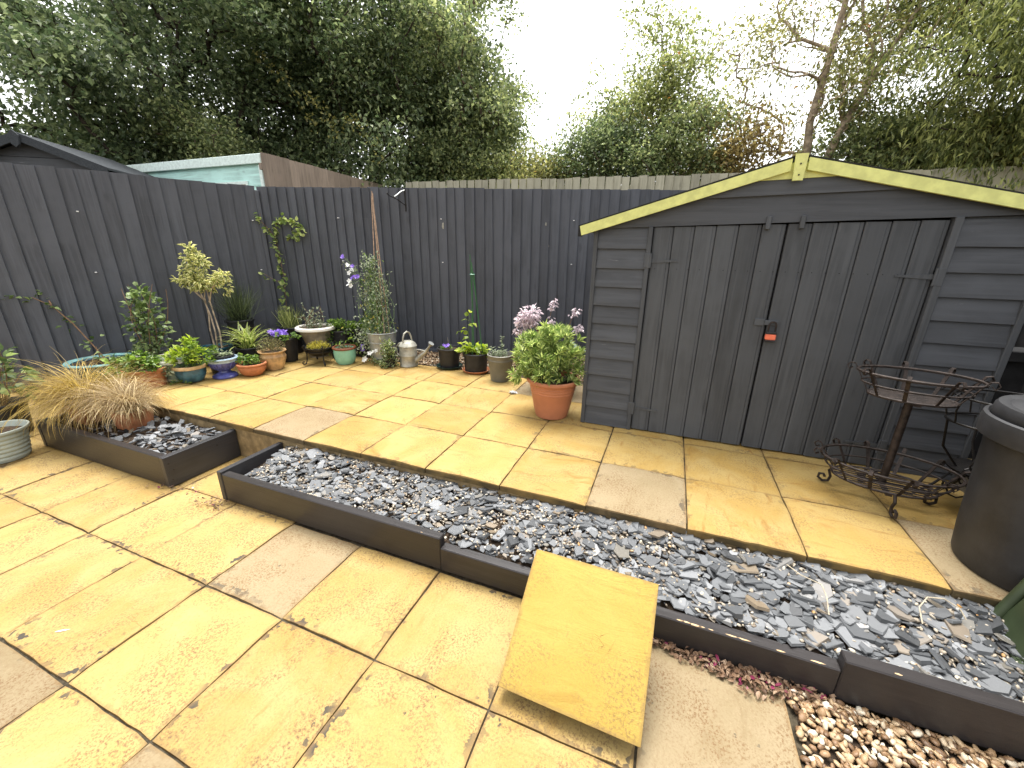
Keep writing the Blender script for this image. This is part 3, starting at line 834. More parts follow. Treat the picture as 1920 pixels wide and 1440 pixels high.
# ------------------------------------------------------------------ raised bed edging
def edge_board(nm, parent, x0, x1, y0, y1, z0, z1, mat, bev=.004, tilt=0):
    return MB().box(x0, x1, y0, y1, z0, z1, bev).build(nm, mat, parent)
lb = empty('raised_bed', (0, 0, 0), 0, 'short dark timber raised bed with slate and two tufts of grass', 'raised bed')
edge_board('front_board', lb, -1.16, .222, -.440, -.396, .003, .205, MT['bed_x'])
edge_board('end_board', lb, .2225, .262, -.443, .010, .003, .207, MT['bed_y'])
edge_board('end_board', lb, -1.20, -1.161, -.443, .010, .003, .205, MT['bed_y'])
for (yy, zz) in ((-.42, .16), (-.42, .05), (-.13, .15), (-.40, .11)):
    MB().tube([(.2615, yy, zz), (.2645, yy, zz)], .004, 8).build('screw', MT['iron'], lb)
rb = empty('raised_bed', (0, 0, 0), 0, 'long dark timber raised bed edging in front of the raised patio, filled with slate', 'raised bed')
edge_board('end_board', rb, .672, .706, -.402, .012, .003, .192, MT['bed_y'])
edge_board('front_board', rb, .7065, 2.150, -.398, -.352, .003, .178, MT['bed_x'])
b2 = edge_board('front_board', rb, 2.1505, 3.662, -.399, -.352, .003, .128, MT['bed_x'])
edge_board('front_board', rb, 3.6625, 4.75, -.401, -.350, .003, .172, MT['bed_x'])
def worn(x, y, z, s_):
    n = 9; V = [(x+s_*1.6*math.cos(2*pi*k/n)*random.uniform(.4, 1), y+min(s_*.4, .0042)*math.sin(2*pi*k/n)*random.uniform(.4, 1), z) for k in range(n)]
    MB().add(V+[(a, b, c-.003) for a, b, c in V], [tuple(range(n))]+[(k, n+k, n+(k+1) % n, (k+1) % n) for k in range(n)]).build('worn_patch', MT['worn'], rb)
for k in range(9): worn(3.14+random.random()**1.3*.46, -.3925+random.uniform(-.001, .001), .1286, random.uniform(.008, .022))
worn(3.80, -.388, .1728, .012); worn(2.05, -.39, .1788, .005)

# bed fills ---------------------------------------------------------
def bed_z(x, y):
    t = np.clip((y+.352)/.352, 0, 1)
    s = np.clip((x-2.0)/1.2, 0, 1)
    return (.125*(1-s)+.122*s) + t*(.062*(1-s)+.084*s) - .03*np.exp(-((x-.72)/.10)**2)
gx = np.linspace(.7065, 4.74, 60); gy = np.linspace(-.352, .012, 10)
X, Y = np.meshgrid(gx, gy); V = np.stack([X, Y, bed_z(X, Y)-.012+RNG.normal(size=X.shape)*.002], -1).reshape(-1, 3)
F = np.array([(j*60+i, j*60+i+1, (j+1)*60+i+1, (j+1)*60+i) for j in range(9) for i in range(59)])
bed = link('slate_bed', npmesh('slate_bed', V, F, MT['soil'], True)); tag(bed, 'soil of the long raised bed under slate chippings', None, None, 'structure')
gx = np.linspace(-1.16, .2225, 20); gy = np.linspace(-.396, .012, 6)
X, Y = np.meshgrid(gx, gy); V = np.stack([X, Y, np.full_like(X, .155)+RNG.normal(size=X.shape)*.004], -1).reshape(-1, 3)
F = np.array([(j*20+i, j*20+i+1, (j+1)*20+i+1, (j+1)*20+i) for j in range(5) for i in range(19)])
bed2 = link('short_bed_soil', npmesh('short_bed_soil', V, F, MT['soil'], True)); tag(bed2, 'soil of the short raised bed under slate chippings', None, None, 'structure')

def chip_geo(rng):
    n = int(rng.integers(4, 8))
    a = np.sort((np.arange(n)+rng.uniform(-.30, .30, n))*2*pi/n)
    r = rng.uniform(.78, 1.18, n)
    asp = rng.uniform(.50, .92)
    x = np.cos(a)*r; y = np.sin(a)*r*asp
    th = rng.uniform(.07, .15); sh = rng.normal(size=2)*.04
    tlt = rng.normal(size=2)*.06
    top = np.stack([x*.93+sh[0], y*.93+sh[1], th+tlt[0]*x+tlt[1]*y], 1); bot = np.stack([x, y, -th*np.ones(n)*.6], 1)
    V = np.concatenate([top, bot])
    F = [(0, i, i+1) for i in range(1, n-1)]
    for i in range(n):
        j = (i+1) % n; F += [(n+i, n+j, j), (n+i, j, i)]
    return V*.5, np.array(F)
def peb_geo(rng):
    # squashed lumpy octahedral pebble, 2 rings
    n = 7; V = [(0, 0, .5)]
    for (z, r) in ((.28, .72), (-.18, .85)):
        for k in range(n): V.append((math.cos(2*pi*k/n)*r*rng.uniform(.85, 1.1), math.sin(2*pi*k/n)*r*rng.uniform(.85, 1.1)*.75, z*rng.uniform(.8, 1.2)))
    V.append((0, 0, -.45)); F = [(0, 1+k, 1+(k+1) % n) for k in range(n)]
    for k in range(n):
        j = (k+1) % n; F += [(1+k, 1+n+k, 1+n+j), (1+k, 1+n+j, 1+j), (1+2*n, 1+n+j, 1+n+k)]
    return np.array(V)*.5*np.array([1.25, 1.1, .75]), np.array(F)
CH = [chip_geo(np.random.default_rng(100+i)) for i in range(14)]
PB = [peb_geo(np.random.default_rng(200+i)) for i in range(10)]
def eul(rx, ry, rz): return np.array(Matrix.Rotation(rz, 3, 'Z') @ Matrix.Rotation(ry, 3, 'Y') @ Matrix.Rotation(rx, 3, 'X'))
CAMN = np.array(CAM)
def scatter(items, geos, mat, parent, piece, stuffname, nmax, smooth=False):
    """items: list of (pos, size, euler, k). The pieces that show largest become single parts, the rest one stuff part."""
    def score(it):
        d = np.linalg.norm(np.array(it[0])-CAMN); return it[1]/d*it[4]
    items = sorted(items, key=score, reverse=True)
    meshes = [npmesh(piece, V, F, mat, smooth) for V, F in geos]
    for it in items[:nmax]:
        link(piece, meshes[it[3]], parent, it[0], it[2], (it[1],)*3)
    rest = items[nmax:]
    if rest:
        Vs, Fs = [], []; o = 0
        for it in rest:
            V, F = geos[it[3]]
            Vs.append((V*it[1]) @ eul(*it[2]).T + np.array(it[0])); Fs.append(F+o); o += len(V)
        ob = link(stuffname, npmesh(stuffname, np.concatenate(Vs), np.concatenate(Fs), mat, smooth), parent); ob['kind'] = 'stuff'

items = []
rg = np.random.default_rng(5)
for q in range(4200):
    x = rg.uniform(.75, 4.70); y = rg.uniform(-.345, .004)
    s = np.clip((x-1.9)/1.6, 0, 1)
    size = rg.gamma(3.6, .0100)*(1+.45*s); size = min(max(size, .014), .115)
    lay = rg.uniform()
    z = bed_z(x, y)-.006+lay*.020
    if 2.05 < x < 2.6 and y < -.22 and rg.uniform() < .5: continue
    tl = .28 if lay < .5 else .15
    m = size*.42
    x = min(max(x, .715+m), 4.7); y = min(max(y, -.347+m*.8), .008)
    items.append(((x, y, z), size, (rg.normal()*tl, rg.normal()*tl, rg.uniform(0, 6.28)), int(rg.integers(14)), .4+lay))
scatter(items, CH, MT['slate'], bed, 'slate_chip', 'slate_chippings', 300)
items = []
for q in range(330):
    x = rg.uniform(-.75, .20); y = rg.uniform(-.385, -.02); size = rg.uniform(.03, .075)
    if x < -.3 and rg.uniform() < .5: continue
    items.append(((x, y, .163+rg.uniform(0, .03)), size, (rg.normal()*.38, rg.normal()*.38, rg.uniform(0, 6.28)), int(rg.integers(14)), 1))
scatter(items, CH, MT['slate'], bed2, 'slate_chip', 'slate_chippings', 300)
# small pale pebbles between the slate
def pebs_stuff(name, pts, sizes, mat, parent):
    Vs, Fs = [], []; o = 0
    for p, s in zip(pts, sizes):
        V, F = PB[int(rg.integers(10))]
        Vs.append((V*s) @ eul(rg.normal()*.5, rg.normal()*.5, rg.uniform(0, 6.28)).T + np.array(p)); Fs.append(F+o); o += len(V)
    ob = link(name, npmesh(name, np.concatenate(Vs), np.concatenate(Fs), mat, True), parent); ob['kind'] = 'stuff'; return ob
pts = []; sz = []
for q in range(4200):
    x = rg.uniform(.75, 4.4); y = rg.uniform(-.34, .006)
    a = math.sin(x*5.3+y*9)+math.sin(x*2.1-y*14+1)+(1.0 if y > -.06 else 0)
    if a < -.2 and rg.uniform() < .65: continue
    pts.append((x, y, bed_z(x, y)+.000+rg.uniform(0, .016))); sz.append(rg.uniform(.009, .022))
pebs_stuff('pale_pebbles', pts, sz, MT['pebs'], bed)

# gravel in front of the right end, and along the back fence ----------
grv = MB().box(3.5405, 4.9, -3.2, -.402, -.05, -.012).build('gravel_bed', MT['soil']); tag(grv, 'ground under the tan river gravel at lower right', None, None, 'structure')
items = []
for q in range(5200):
    x = rg.uniform(3.528, 4.75); y = -.412-rg.uniform(0, 1)**1.4*1.1; size = rg.uniform(.014, .036)
    items.append(((x, y, -.004+rg.uniform(0, .016)), size, (rg.normal()*.4, rg.normal()*.4, rg.uniform(0, 6.28)), int(rg.integers(10)), 1))
scatter(items, PB, MT['gravel'], grv, 'pebble', 'river_gravel', 300, True)
bgv = MB().prism([(.30, 1.825), (3.0, 1.825), (3.0, 3.3), (-1.3, 1.84)], 'z', H-.06, H-.014).build('back_gravel_strip', MT['soil']); tag(bgv, 'strip of gravel between the raised patio and the back fence', None, None, 'structure')
pts = []; sz = []
for q in range(3800):
    x = rg.uniform(.2, 2.5); y = rg.uniform(1.83, 2.05+ (x-.2)*.34+.22)
    pts.append((x, y, H-.008+rg.uniform(0, .014))); sz.append(rg.uniform(.014, .032))
pebs_stuff('gravel', pts, sz, MT['gravel'], bgv)

# =================================================================== OBJECTS
# leaning slab: square slab propped at about 35 degrees in front of the long bed
ls = empty('leaning_slab', (2.845, -.82, .0), 0, 'loose yellow paving slab propped at an angle against the long raised bed', 'paving slab')
me = slab_mesh('slab', MT['slab_l'], .452, .036, 9, .0003)
tl = math.atan2(.317-.063, .37)
me.materials[0] = MT['slab_l']; link('slab', me, ls, (0, .185, .190), (tl, 0, R(-.8)))
MB().box(-.10, .115, .13, .36, .002, .094, .006).box(-.09, .10, .27, .36, .0945, .190, .006).build('support_block', MT['greyst'], ls)

# ------------------------------------------------------------------ pots
def pot_prof(rb_, rr, h, lip=.012, th=.012, belly=0.0, rimh=.03, foot=0):
    P = [(rb_*.92, 0), (rb_, .004)]
    for t in (.2, .4, .6, .8):
        P.append((rb_+(rr-lip-rb_)*t+belly*math.sin(t*pi), .004+(h-rimh-.004)*t))
    P += [(rr-lip, h-rimh), (rr-.002, h-rimh+.003), (rr, h-rimh+.008), (rr, h-.005), (rr-.004, h), (rr-th, h), (rr-th-.004, h-.006)]
    P += [(rr-th-.008, h-rimh-.02), (max(.02, rr-th-.02), h*.72)]
    return P
def pot(name, label, loc, rb_, rr, h, mat, cat='plant pot', rimmat=None, soil=.86, prof=None, belly=0.0, lip=.012, rimh=.03, sx=1, sy=1, rz=0, group=None):
    root = empty(name, loc, rz, label, cat, group)
    p = prof or pot_prof(rb_, rr, h, lip, .012, belly, rimh)
    body = MB().lathe(p, 40, 0, 0, sx, sy).build('pot', mat, root, True)
    if rimmat:
        MB().lathe([(rr-lip+.001, h-rimh), (rr+.003, h-rimh+.004), (rr+.004, h-.006), (rr, h+.002), (rr-.012, h+.002), (rr-.014, h-.01)], 40, 0, 0, sx, sy, caps=False).build('rim', rimmat, body, True)
    n = 16; g = []
    V = [(0, 0, h*soil+.012)]
    for q, rr_ in enumerate((.5, .985)):
        for k in range(n):
            V.append((math.cos(2*pi*k/n)*(rr-.022)*rr_*sx, math.sin(2*pi*k/n)*(rr-.022)*rr_*sy, h*soil+random.uniform(-.006, .008)))
    F = [(0, 1+k, 1+(k+1) % n) for k in range(n)]+[(1+k, 1+n+k, 1+n+(k+1) % n, 1+(k+1) % n) for k in range(n)]
    MB().add(V, F).build('soil', MT['soil'], root, True)
    root['soil_z'] = h*soil
    return root
def soilz(r_): return r_['soil_z']

def bush(root, n, rx, ry, rz, z0, L_, W_, mat, cx=0, cy=0, power=.4, droop=.25, nst=10, big=False, bottom=.15, upw=.25, stem=True, sr=.003, name='foliage', stemmat=None):
    P, d = dome(n, rx, ry, rz, z0, power, cx, cy, bottom)
    # lumpiness: pull leaves towards stem tips
    k = max(6, n//26); T, _ = dome(k, rx*.92, ry*.92, rz*.95, z0, .35, cx, cy, bottom)
    idx = np.argmin(((P[:, None, :]-T[None])**2).sum(-1), 1); P = P*.45+T[idx]*.55+RNG.normal(size=P.shape)*L_*.25
    D = unit(d*np.array([1, 1, .4]) + RNG.normal(size=P.shape)*.5 + np.array([0, 0, upw]))
    s = RNG.uniform(.6, 1.25, n)
    foliage(name, [leaves(P, D, L_*s, W_*s, .2, droop, None, big)], mat, root)
    if stem:
        lines = [curve((cx*.3+RNG.normal()*.02, cy*.3+RNG.normal()*.02, soilz(root)-.01), T[i], RNG.normal(size=3)*.012, 5) for i in range(min(nst, k))]
        stems('stem', lines, sr, sr*.5, stemmat or MT['stemg'], root)

def place(u, v, z=H): return (u, v, z)

# terracotta cylinder with strawberry leaves
p = pot('potted_strawberry', 'plain terracotta pot with low strawberry leaves, beside the brown grass', place(-1.16, .26), .125, .150, .165, MT['terra2'], 'potted plant', None, .9)
bush(p, 420, .25, .22, .13, .15, .048, .040, G['lf_lush'], -.06, -.02, bottom=.35, big=True, nst=14)
# sage pot with trailing plant + pale rimmed pot behind
p = pot('sage_pot', 'sage green glazed pot with trailing greenery behind the strawberry pot', place(-1.11, .46), .078, .095, .195, MT['sage'], 'potted plant', MT['whitep'], .9)
bush(p, 200, .10, .11, .12, .13, .03, .022, G['lf_grey'], .02, -.07, bottom=.6, nst=6)
p = pot('potted_rose', 'bushy climbing rose in a pale rimmed pot against the left fence', place(-1.50, .52), .10, .125, .20, MT['sage'], 'potted plant', MT['whitep'], .9)
P, d = dome(330, .20, .15, .36, .48, .6, -.06, .04, .8)
P[:, 0] += (P[:, 2]-.4)*-.18; P[:, 1] += (P[:, 2]-.4)*.12
foliage('foliage', [leaves(P, unit(d+RNG.normal(size=P.shape)*.6), .058*RNG.uniform(.7, 1.2, 330), .042, .15, .2, None, True)], G['lf_rose'], p)
P, d = dome(240, .17, .14, .14, .22, .6, 0, 0, .4)
foliage('foliage', [leaves(P, unit(d+RNG.normal(size=P.shape)*.6), .034, .02, .15, .2)], G['lf_dark2'], p)
stems('stem', [curve((RNG.normal()*.02, RNG.normal()*.02, .17), (-.10+RNG.normal()*.12, .06+RNG.normal()*.05, RNG.uniform(.5, .84)), RNG.normal(size=3)*.03, 6) for _ in range(9)], .0045, .002, MT['twig'], p)
# blue pot, yellow-green bush
p = pot('potted_bush', 'blue glazed pot with cream rim holding a yellow green leafy bush', place(-.985, .51), .085, .128, .150, MT['bluegl'], 'potted plant', MT['cream'], .86, None, .012)
bush(p, 380, .17, .16, .27, .16, .046, .026, G['lf_lime'], 0, 0, .5, nst=14, bottom=0)
bush(p, 240, .15, .14, .20, .17, .044, .024, G['lf_lush'], .10, .05, .5, nst=8, bottom=0)
P, d = dome(60, .10, .06, .02, .01, .5, .0, -.10); foliage('trailing_leaves', [leaves(P, d, .025, .016)], G['lf_lush'], p)
# black pot
pot('black_pot', 'small black plastic pot between the blue pots', place(-1.03, .80), .075, .095, .15, MT['blackp'], 'plant pot')
# privet standard
p = pot('potted_privet', 'variegated privet standard with bare twisted stems in a deep teal pot', place(-1.33, .98), .11, .15, .19, MT['teal_d'], 'potted plant', None, .9, None, .01)
top = np.array([-.10, .02, .72])
stl = [np.array([(.03, 0, .16), (.05, .0, .34), (.02, .01, .50), (-.05, .02, .66), (-.10, .02, .78)]), np.array([(-.04, .02, .16), (-.055, .02, .36), (-.04, .03, .5), (-.03, .02, .68), (.02, .02, .80)]),
       np.array([(.10, 0, .16), (.085, .02, .34), (.06, .02, .5), (.04, .02, .64), (.06, .0, .78)]), np.array([(-.05, .02, .66), (-.16, 0, .76), (-.24, .0, .82)]), np.array([(.03, .02, .64), (.14, .0, .78), (.25, .02, .86)])]
stems('stem', stl, .009, .005, MT['bark_l'], p, 6)
parts = []
for (cx, cy, cz, rx, rz_, n) in ((-.12, 0, .82, .10, .07, 90), (.0, -.03, .86, .11, .08, 100), (-.10, .0, .93, .10, .08, 90), (.0, .02, 1.02, .09, .07, 80), (-.10, .02, 1.06, .08, .07, 70), (.08, 0, .80, .10, .06, 80), (.18, .02, .86, .09, .04, 55), (.30, .02, .90, .07, .04, 40), (-.24, 0, .83, .09, .03, 34), (-.36, 0, .84, .06, .02, 14), (-.07, .0, 1.14, .05, .05, 34), (.32, .02, .80, .04, .08, 34)):
    P, d = dome(n, rx, rx*.85, rz_, cz, .55, cx, cy, 1.0)
    parts.append(leaves(P, unit(d+RNG.normal(size=P.shape)*.6+np.array([0, 0, .1])), .054*RNG.uniform(.7, 1.2, n), .030, .2, .2))
foliage('crown', parts, G['lf_privet'], p)
# blue goblet
prof = [(.085, 0), (.103, .004), (.104, .018), (.085, .034), (.050, .050), (.046, .062), (.066, .078), (.093, .105), (.108, .138), (.114, .165), (.121, .172), (.124, .180), (.120, .188), (.110, .188), (.104, .176), (.09, .14)]
p = pot('blue_goblet_pot', 'footed cobalt blue goblet planter with pale glazed rim', place(-.835, .71), .1, .122, .188, MT['cobalt'], 'potted plant', None, .9, prof)
MB().lathe([(.1145, .150), (.116, .165), (.123, .172), (.126, .181), (.1215, .190), (.110, .190), (.106, .178)], 40, caps=False).build('rim', MT['paleblue'], p, True)
MB().lathe([(.088, .15), (.100, .205), (.103, .206), (.100, .212), (.094, .212), (.09, .19)], 32, caps=False).build('liner', MT['blackp'], p, True)
for k in range(18):
    a = 2*pi*k/18
    MB().tube([(.069*math.cos(a), .069*math.sin(a), .080), (.097*math.cos(a), .097*math.sin(a), .108), (.112*math.cos(a), .112*math.sin(a), .142)], [.003, .006, .004], 6).build('flute', MT['cobalt'], p, True)
bush(p, 90, .085, .085, .05, .20, .03, .022, G['lf_grey'], nst=0, stem=False)
# terracotta bowl
prof = [(.06, 0), (.078, .004), (.100, .030), (.116, .062), (.118, .085), (.114, .096), (.124, .100), (.128, .108), (.124, .117), (.112, .117), (.106, .100), (.09, .07)]
p = pot('terracotta_bowl', 'squat rounded terracotta bowl with low green leaves', place(-.665, .86), .08, .124, .117, MT['terra'], 'potted plant', None, .82, prof)
bush(p, 230, .15, .12, .075, .12, .036, .028, G['lf_lush'], -.05, 0, bottom=.25, big=True, nst=8)
# lily turf
p = pot('striped_lily_turf', 'spiky yellow and green striped lily turf in a black pot', place(-.98, 1.09), .10, .125, .20, MT['blackp'], 'potted plant')
n = 70
foliage('foliage', [blades(np.concatenate([RNG.normal(size=(n, 2))*.025, np.full((n, 1), .17)], 1), RNG.uniform(0, 2*pi, n), RNG.uniform(.55, 1.45, n), RNG.uniform(.26, .38, n), .024, RNG.uniform(1.0, 2.0, n), 7)], G['bl_lily'], p)
# broom
p = pot('potted_broom', 'dark wispy broom shrub in a tall black pot by the fence corner', place(-1.30, 1.27), .10, .135, .43, MT['blackp'], 'potted plant')
n = 520
az = RNG.uniform(0, 2*pi, n)
foliage('foliage', [blades(np.concatenate([RNG.normal(size=(n, 2))*.05, np.full((n, 1), .38)+RNG.uniform(0, .14, (n, 1))], 1), az, RNG.uniform(.5, 1.5, n), RNG.uniform(.18, .42, n), .0045, RNG.uniform(-.5, .4, n), 4)], G['lf_broom'], p)
# tan stoneware
prof = [(.066, 0), (.080, .004), (.098, .05), (.116, .105), (.120, .135), (.108, .155), (.104, .166), (.118, .176), (.127, .184), (.127, .191), (.114, .191), (.104, .178), (.095, .15)]
p = pot('stoneware_pot', 'mottled tan stoneware pot with brownish heather', place(-.655, 1.085), .08, .125, .191, MT['tan'], 'potted plant', None, .88, prof)
P, d = dome(750, .125, .12, .12, .19, .5); foliage('foliage', [leaves(P, unit(d+RNG.normal(size=P.shape)*.3+np.array([0, 0, .4])), .030, .006, .1, .05)], G['lf_heath'], p)
# black pot, violet flowers
p = pot('violet_flower_pot', 'large black pot with violet flowers and rounded leaves', place(-.79, 1.375), .085, .120, .255, MT['blackp'], 'potted plant')
bush(p, 90, .12, .11, .07, .24, .05, .046, G['lf_lush'], .03, -.02, big=True, nst=6)
def flowers(root, centers, mat, r_=.02, npet=5, name='flower', face=None, wd=.8):
    parts = []
    for c in centers:
        f = unit(np.array([RNG.normal()*.4+.3, RNG.normal()*.4-.7, .6])) if face is None else unit(np.array(face)+RNG.normal(size=3)*.3)
        a = unit(np.cross(f, [0, 0, 1.0])); b = np.cross(f, a)
        th = 2*pi*np.arange(npet)/npet+RNG.uniform(0, 6)
        D = a[None]*np.cos(th)[:, None]+b[None]*np.sin(th)[:, None]+f[None]*.25
        P = np.repeat(np.array([c]), npet, 0)
        parts.append(leaves(P, D, r_, r_*wd, .1, .1, np.repeat(f[None], npet, 0)))
    return foliage(name, parts, mat, root)
flowers(p, [(-.06+RNG.uniform(-.10, .10), RNG.uniform(-.09, .0), .30+RNG.uniform(-.015, .03)) for _ in range(46)], G['fl_purple'], .026, name='flower')
# reed
p = pot('potted_reed', 'upright reedy grass clump in a dark pot behind violet flowers', place(-1.05, 1.68), .09, .11, .30, MT['blackp'], 'potted plant')
n = 260
foliage('foliage', [blades(np.concatenate([RNG.normal(size=(n, 2))*.035, np.full((n, 1), .27)], 1), RNG.uniform(0, 2*pi, n), RNG.uniform(1.0, 1.5, n), RNG.uniform(.16, .30, n), .006, RNG.uniform(-.1, .4, n), 4)], G['lf_conif'], p)
# white rimmed bowl
prof = [(.09, 0), (.10, .01), (.115, .16), (.160, .29), (.178, .318), (.200, .322), (.206, .330), (.204, .352), (.196, .358), (.172, .358), (.165, .34), (.15, .29)]
p = pot('white_rimmed_planter', 'stone planter with wide chalky white rim holding dying stems', place(-.66, 1.66, H-.02), .1, .204, .358, MT['greyst'], 'potted plant', None, .92, prof)
MB().lathe([(.180, .3195), (.2015, .3235), (.2085, .331), (.2065, .353), (.197, .361), (.170, .361), (.166, .345)], 44, caps=False).build('rim', MT['whitep'], p, True)
bush(p, 130, .15, .14, .10, .34, .028, .014, G['lf_grey'], .05, 0, nst=6)
dl_ = [curve((RNG.normal()*.06-.03, RNG.normal()*.05, .33), (RNG.normal()*.10, RNG.normal()*.06, RNG.uniform(.42, .58)), RNG.normal(size=3)*.03, 6) for _ in range(16)]
stems('dry_stem', dl_, .003, .0015, MT['twig'], p)
P = np.concatenate([l[2:] for l in dl_]).repeat(3, 0); foliage('dry_leaves', [leaves(P+RNG.normal(size=P.shape)*.012, rdir(len(P)), .03, .014)], G['lf_grey'], p)
# fire pit
fp = empty('fire_pit', (-.40, 1.43, H), 0, 'small black iron fire basket on scrolled legs with yellow sedum growing in it', 'fire pit')
MB().lathe([(.055, .085), (.09, .095), (.118, .13), (.126, .165), (.134, .168), (.134, .178), (.122, .178), (.112, .15), (.09, .12)], 32).build('bowl', MT['ironb'], fp, True)
MB().lathe([(.128, .1285), (.1305, .132), (.1305, .142), (.126, .145), (.12, .14), (.12, .133)], 32, caps=False).build('band', MT['ironb'], fp, True)
for k in range(4):
    a = pi/4+k*pi/2+.25; ca, sa = math.cos(a), math.sin(a)
    pts = [(.135*ca, .135*sa, .20), (.15*ca, .15*sa, .21), (.158*ca, .158*sa, .195), (.145*ca, .145*sa, .17), (.125*ca, .125*sa, .12), (.130*ca, .130*sa, .05), (.145*ca, .145*sa, .014), (.165*ca, .165*sa, .010), (.176*ca, .176*sa, .026), (.168*ca, .168*sa, .042), (.155*ca, .155*sa, .036)]
    MB().tube(pts, .0065, 6).build('leg', MT['ironb'], fp, True)
fp['soil_z'] = .16
P, d = dome(420, .115, .11, .07, .165, .5); foliage('sedum', [leaves(P, unit(d+RNG.normal(size=P.shape)*.4+np.array([0, 0, .6])), .026, .008)], G['lf_sedum'], fp)
# parsley pots
for (x, y, lab) in ((-.47, 1.84, 'black pot of leafy parsley beside the white rimmed planter'), (-.21, 1.93, 'black pot of leafy parsley nearer the galvanised tub')):
    p = pot('potted_parsley', lab, place(x, y), .11, .135, .29, MT['blackp'], 'potted plant', None, .92, group='parsley pots by the back fence')
    bush(p, 520, .19, .16, .12, .30, .030, .022, G['lf_lush'], 0, -.02, bottom=.35, nst=16)
    P, d = dome(70, .12, .06, .16, .16, .7, .0, -.15, .9); foliage('trailing_leaves', [leaves(P, d+np.array([0, -.2, -.4]), .03, .022)], G['lf_lush'], p)
# mint glazed pot
prof = [(.06, 0), (.078, .003), (.098, .03), (.108, .07), (.112, .12), (.112, .160), (.117, .166), (.119, .175), (.115, .182), (.103, .182), (.099, .17), (.09, .13)]
p = pot('mint_glazed_pot', 'mint green glazed pot with brown rim standing in front of parsley', place(-.155, 1.53), .08, .117, .182, MT['mintgl'], 'potted plant', None, .86, prof)
MB().lathe([(.113, .1605), (.119, .166), (.122, .175), (.1165, .185), (.102, .185), (.099, .173)], 40, caps=False).build('rim', MT['brownrim'], p, True)
stems('stem', [np.array([(.02, .02, .15), (-.01, .0, .2), (.04, 0, .25), (.10, .03, .27)]), np.array([(0, 0, .15), (-.05, 0, .21), (-.05, .02, .25)])], .004, .002, MT['stemg'], p)
P, d = dome(60, .09, .085, .03, .16, .6); foliage('foliage', [leaves(P, d, .026, .012)], G['lf_heath'], p)
P = np.array([(.04, 0, .25), (.06, 0, .26), (.10, .03, .27), (.08, .02, .265), (-.05, .0, .24), (-.04, .01, .22), (.02, 0, .23)]); foliage('leaves', [leaves(P, rdir(7), .05, .026, big=True)], G['lf_lush'], p)
# galvanised tub with sweet peas
prof = [(.105, 0), (.114, .006), (.118, .05), (.124, .055), (.124, .062), (.121, .067), (.140, .215), (.146, .219), (.146, .227), (.142, .231), (.152, .315), (.160, .318), (.163, .325), (.160, .332), (.150, .332), (.147, .318), (.13, .26)]
tub = pot('sweet_pea_tub', 'galvanised tub of tall sweet peas climbing brown canes', place(.155, 1.765), .114, .16, .332, MT['galv'], 'potted plant', None, .86, prof)
# canes meet at a point above the fence line
tp = np.array([-.30, .42, 1.73])
cl = [np.array([(bx, by, .27), tuple(tp*.5+np.array([bx, by, .27])*.5+RNG.normal(size=3)*.008), tuple(tp+RNG.normal(size=3)*.012)]) for bx, by in ((.08, .03), (-.05, .08), (.0, -.06), (.06, -.03))]
for c in cl: stems('cane', [c], .006, .005, MT['cane'], tub, 6)
V = []; parts = []; fl = []
n = 1050
t = RNG.uniform(0, 1, n)**1.2
axis0 = np.array([-.05, -.02, .30]); axis1 = np.array([-.22, .17, 1.10])
P = axis0+(axis1-axis0)*t[:, None]+RNG.normal(size=(n, 3))*(np.array([.10, .07, .05])*(1.05-.55*t[:, None]))
foliage('foliage', [leaves(P[:600], unit(rdir(600)+np.array([0, 0, .2])), .036, .014)], G['lf_grey'], tub)
foliage('foliage', [leaves(P[600:850], unit(rdir(250)), .034, .013)], G['lf_lush'], tub)
foliage('dry_foliage', [leaves(P[850:]*np.array([1, 1, .8])+np.array([0, 0, .03]), unit(rdir(200)), .036, .012)], G['lf_sedum'], tub)
vl = []
for k in range(60):
    a = axis0+RNG.normal(size=3)*np.array([.08, .06, .03]); hh = RNG.uniform(.3, 1.0); b = axis0+(axis1-axis0)*hh+RNG.normal(size=3)*np.array([.09, .05, .04])
    vl.append(curve(a, b, RNG.normal(size=3)*.05, 7, .012))
for e in ((-.48, .08, 1.08), (-.38, .05, 1.0), (-.42, .06, .92), (-.13, .12, 1.04), (-.05, .1, .92), (-.36, .0, .82), (-.46, .06, 1.02), (-.40, .03, .96), (-.10, .14, 1.10)): vl.append(curve((-.24, .10, .75), e, (0, 0, .05), 7, .008))
stems('vine', vl, .0028, .0018, MT['stemg'], tub, 4)
P = np.concatenate([l[3:] for l in vl]).repeat(3, 0); foliage('foliage', [leaves(P+RNG.normal(size=P.shape)*.012, rdir(len(P)), .03, .012)], G['lf_grey'], tub)
flowers(tub, [(-.40, .04, 1.00), (-.36, .05, .95), (-.37, .02, .92), (-.36, .0, .84), (-.37, -.01, .80), (-.345, .0, .79), (.0, -.17, .14), (-.02, -.19, .13), (-.10, -.18, .06), (-.12, -.17, .04), (.03, -.15, .15)], G['fl_white'], .030, 5, 'white_flower', None, .95)
flowers(tub, [(-.49, .08, 1.09), (-.485, .07, 1.075), (-.345, .05, .99), (-.31, .02, .89), (-.29, .02, .88), (-.33, .01, .87), (-.26, .02, .89), (-.22, -.06, .17), (-.24, -.05, .14), (-.225, -.06, .12)], G['fl_purple'], .026, 5, 'violet_flower', None, .95)
P = np.array([-.12, -.12, .25])+RNG.normal(size=(260, 3))*np.array([.07, .05, .10]); foliage('trailing_foliage', [leaves(P, rdir(260), .034, .015)], G['lf_grey'], tub)
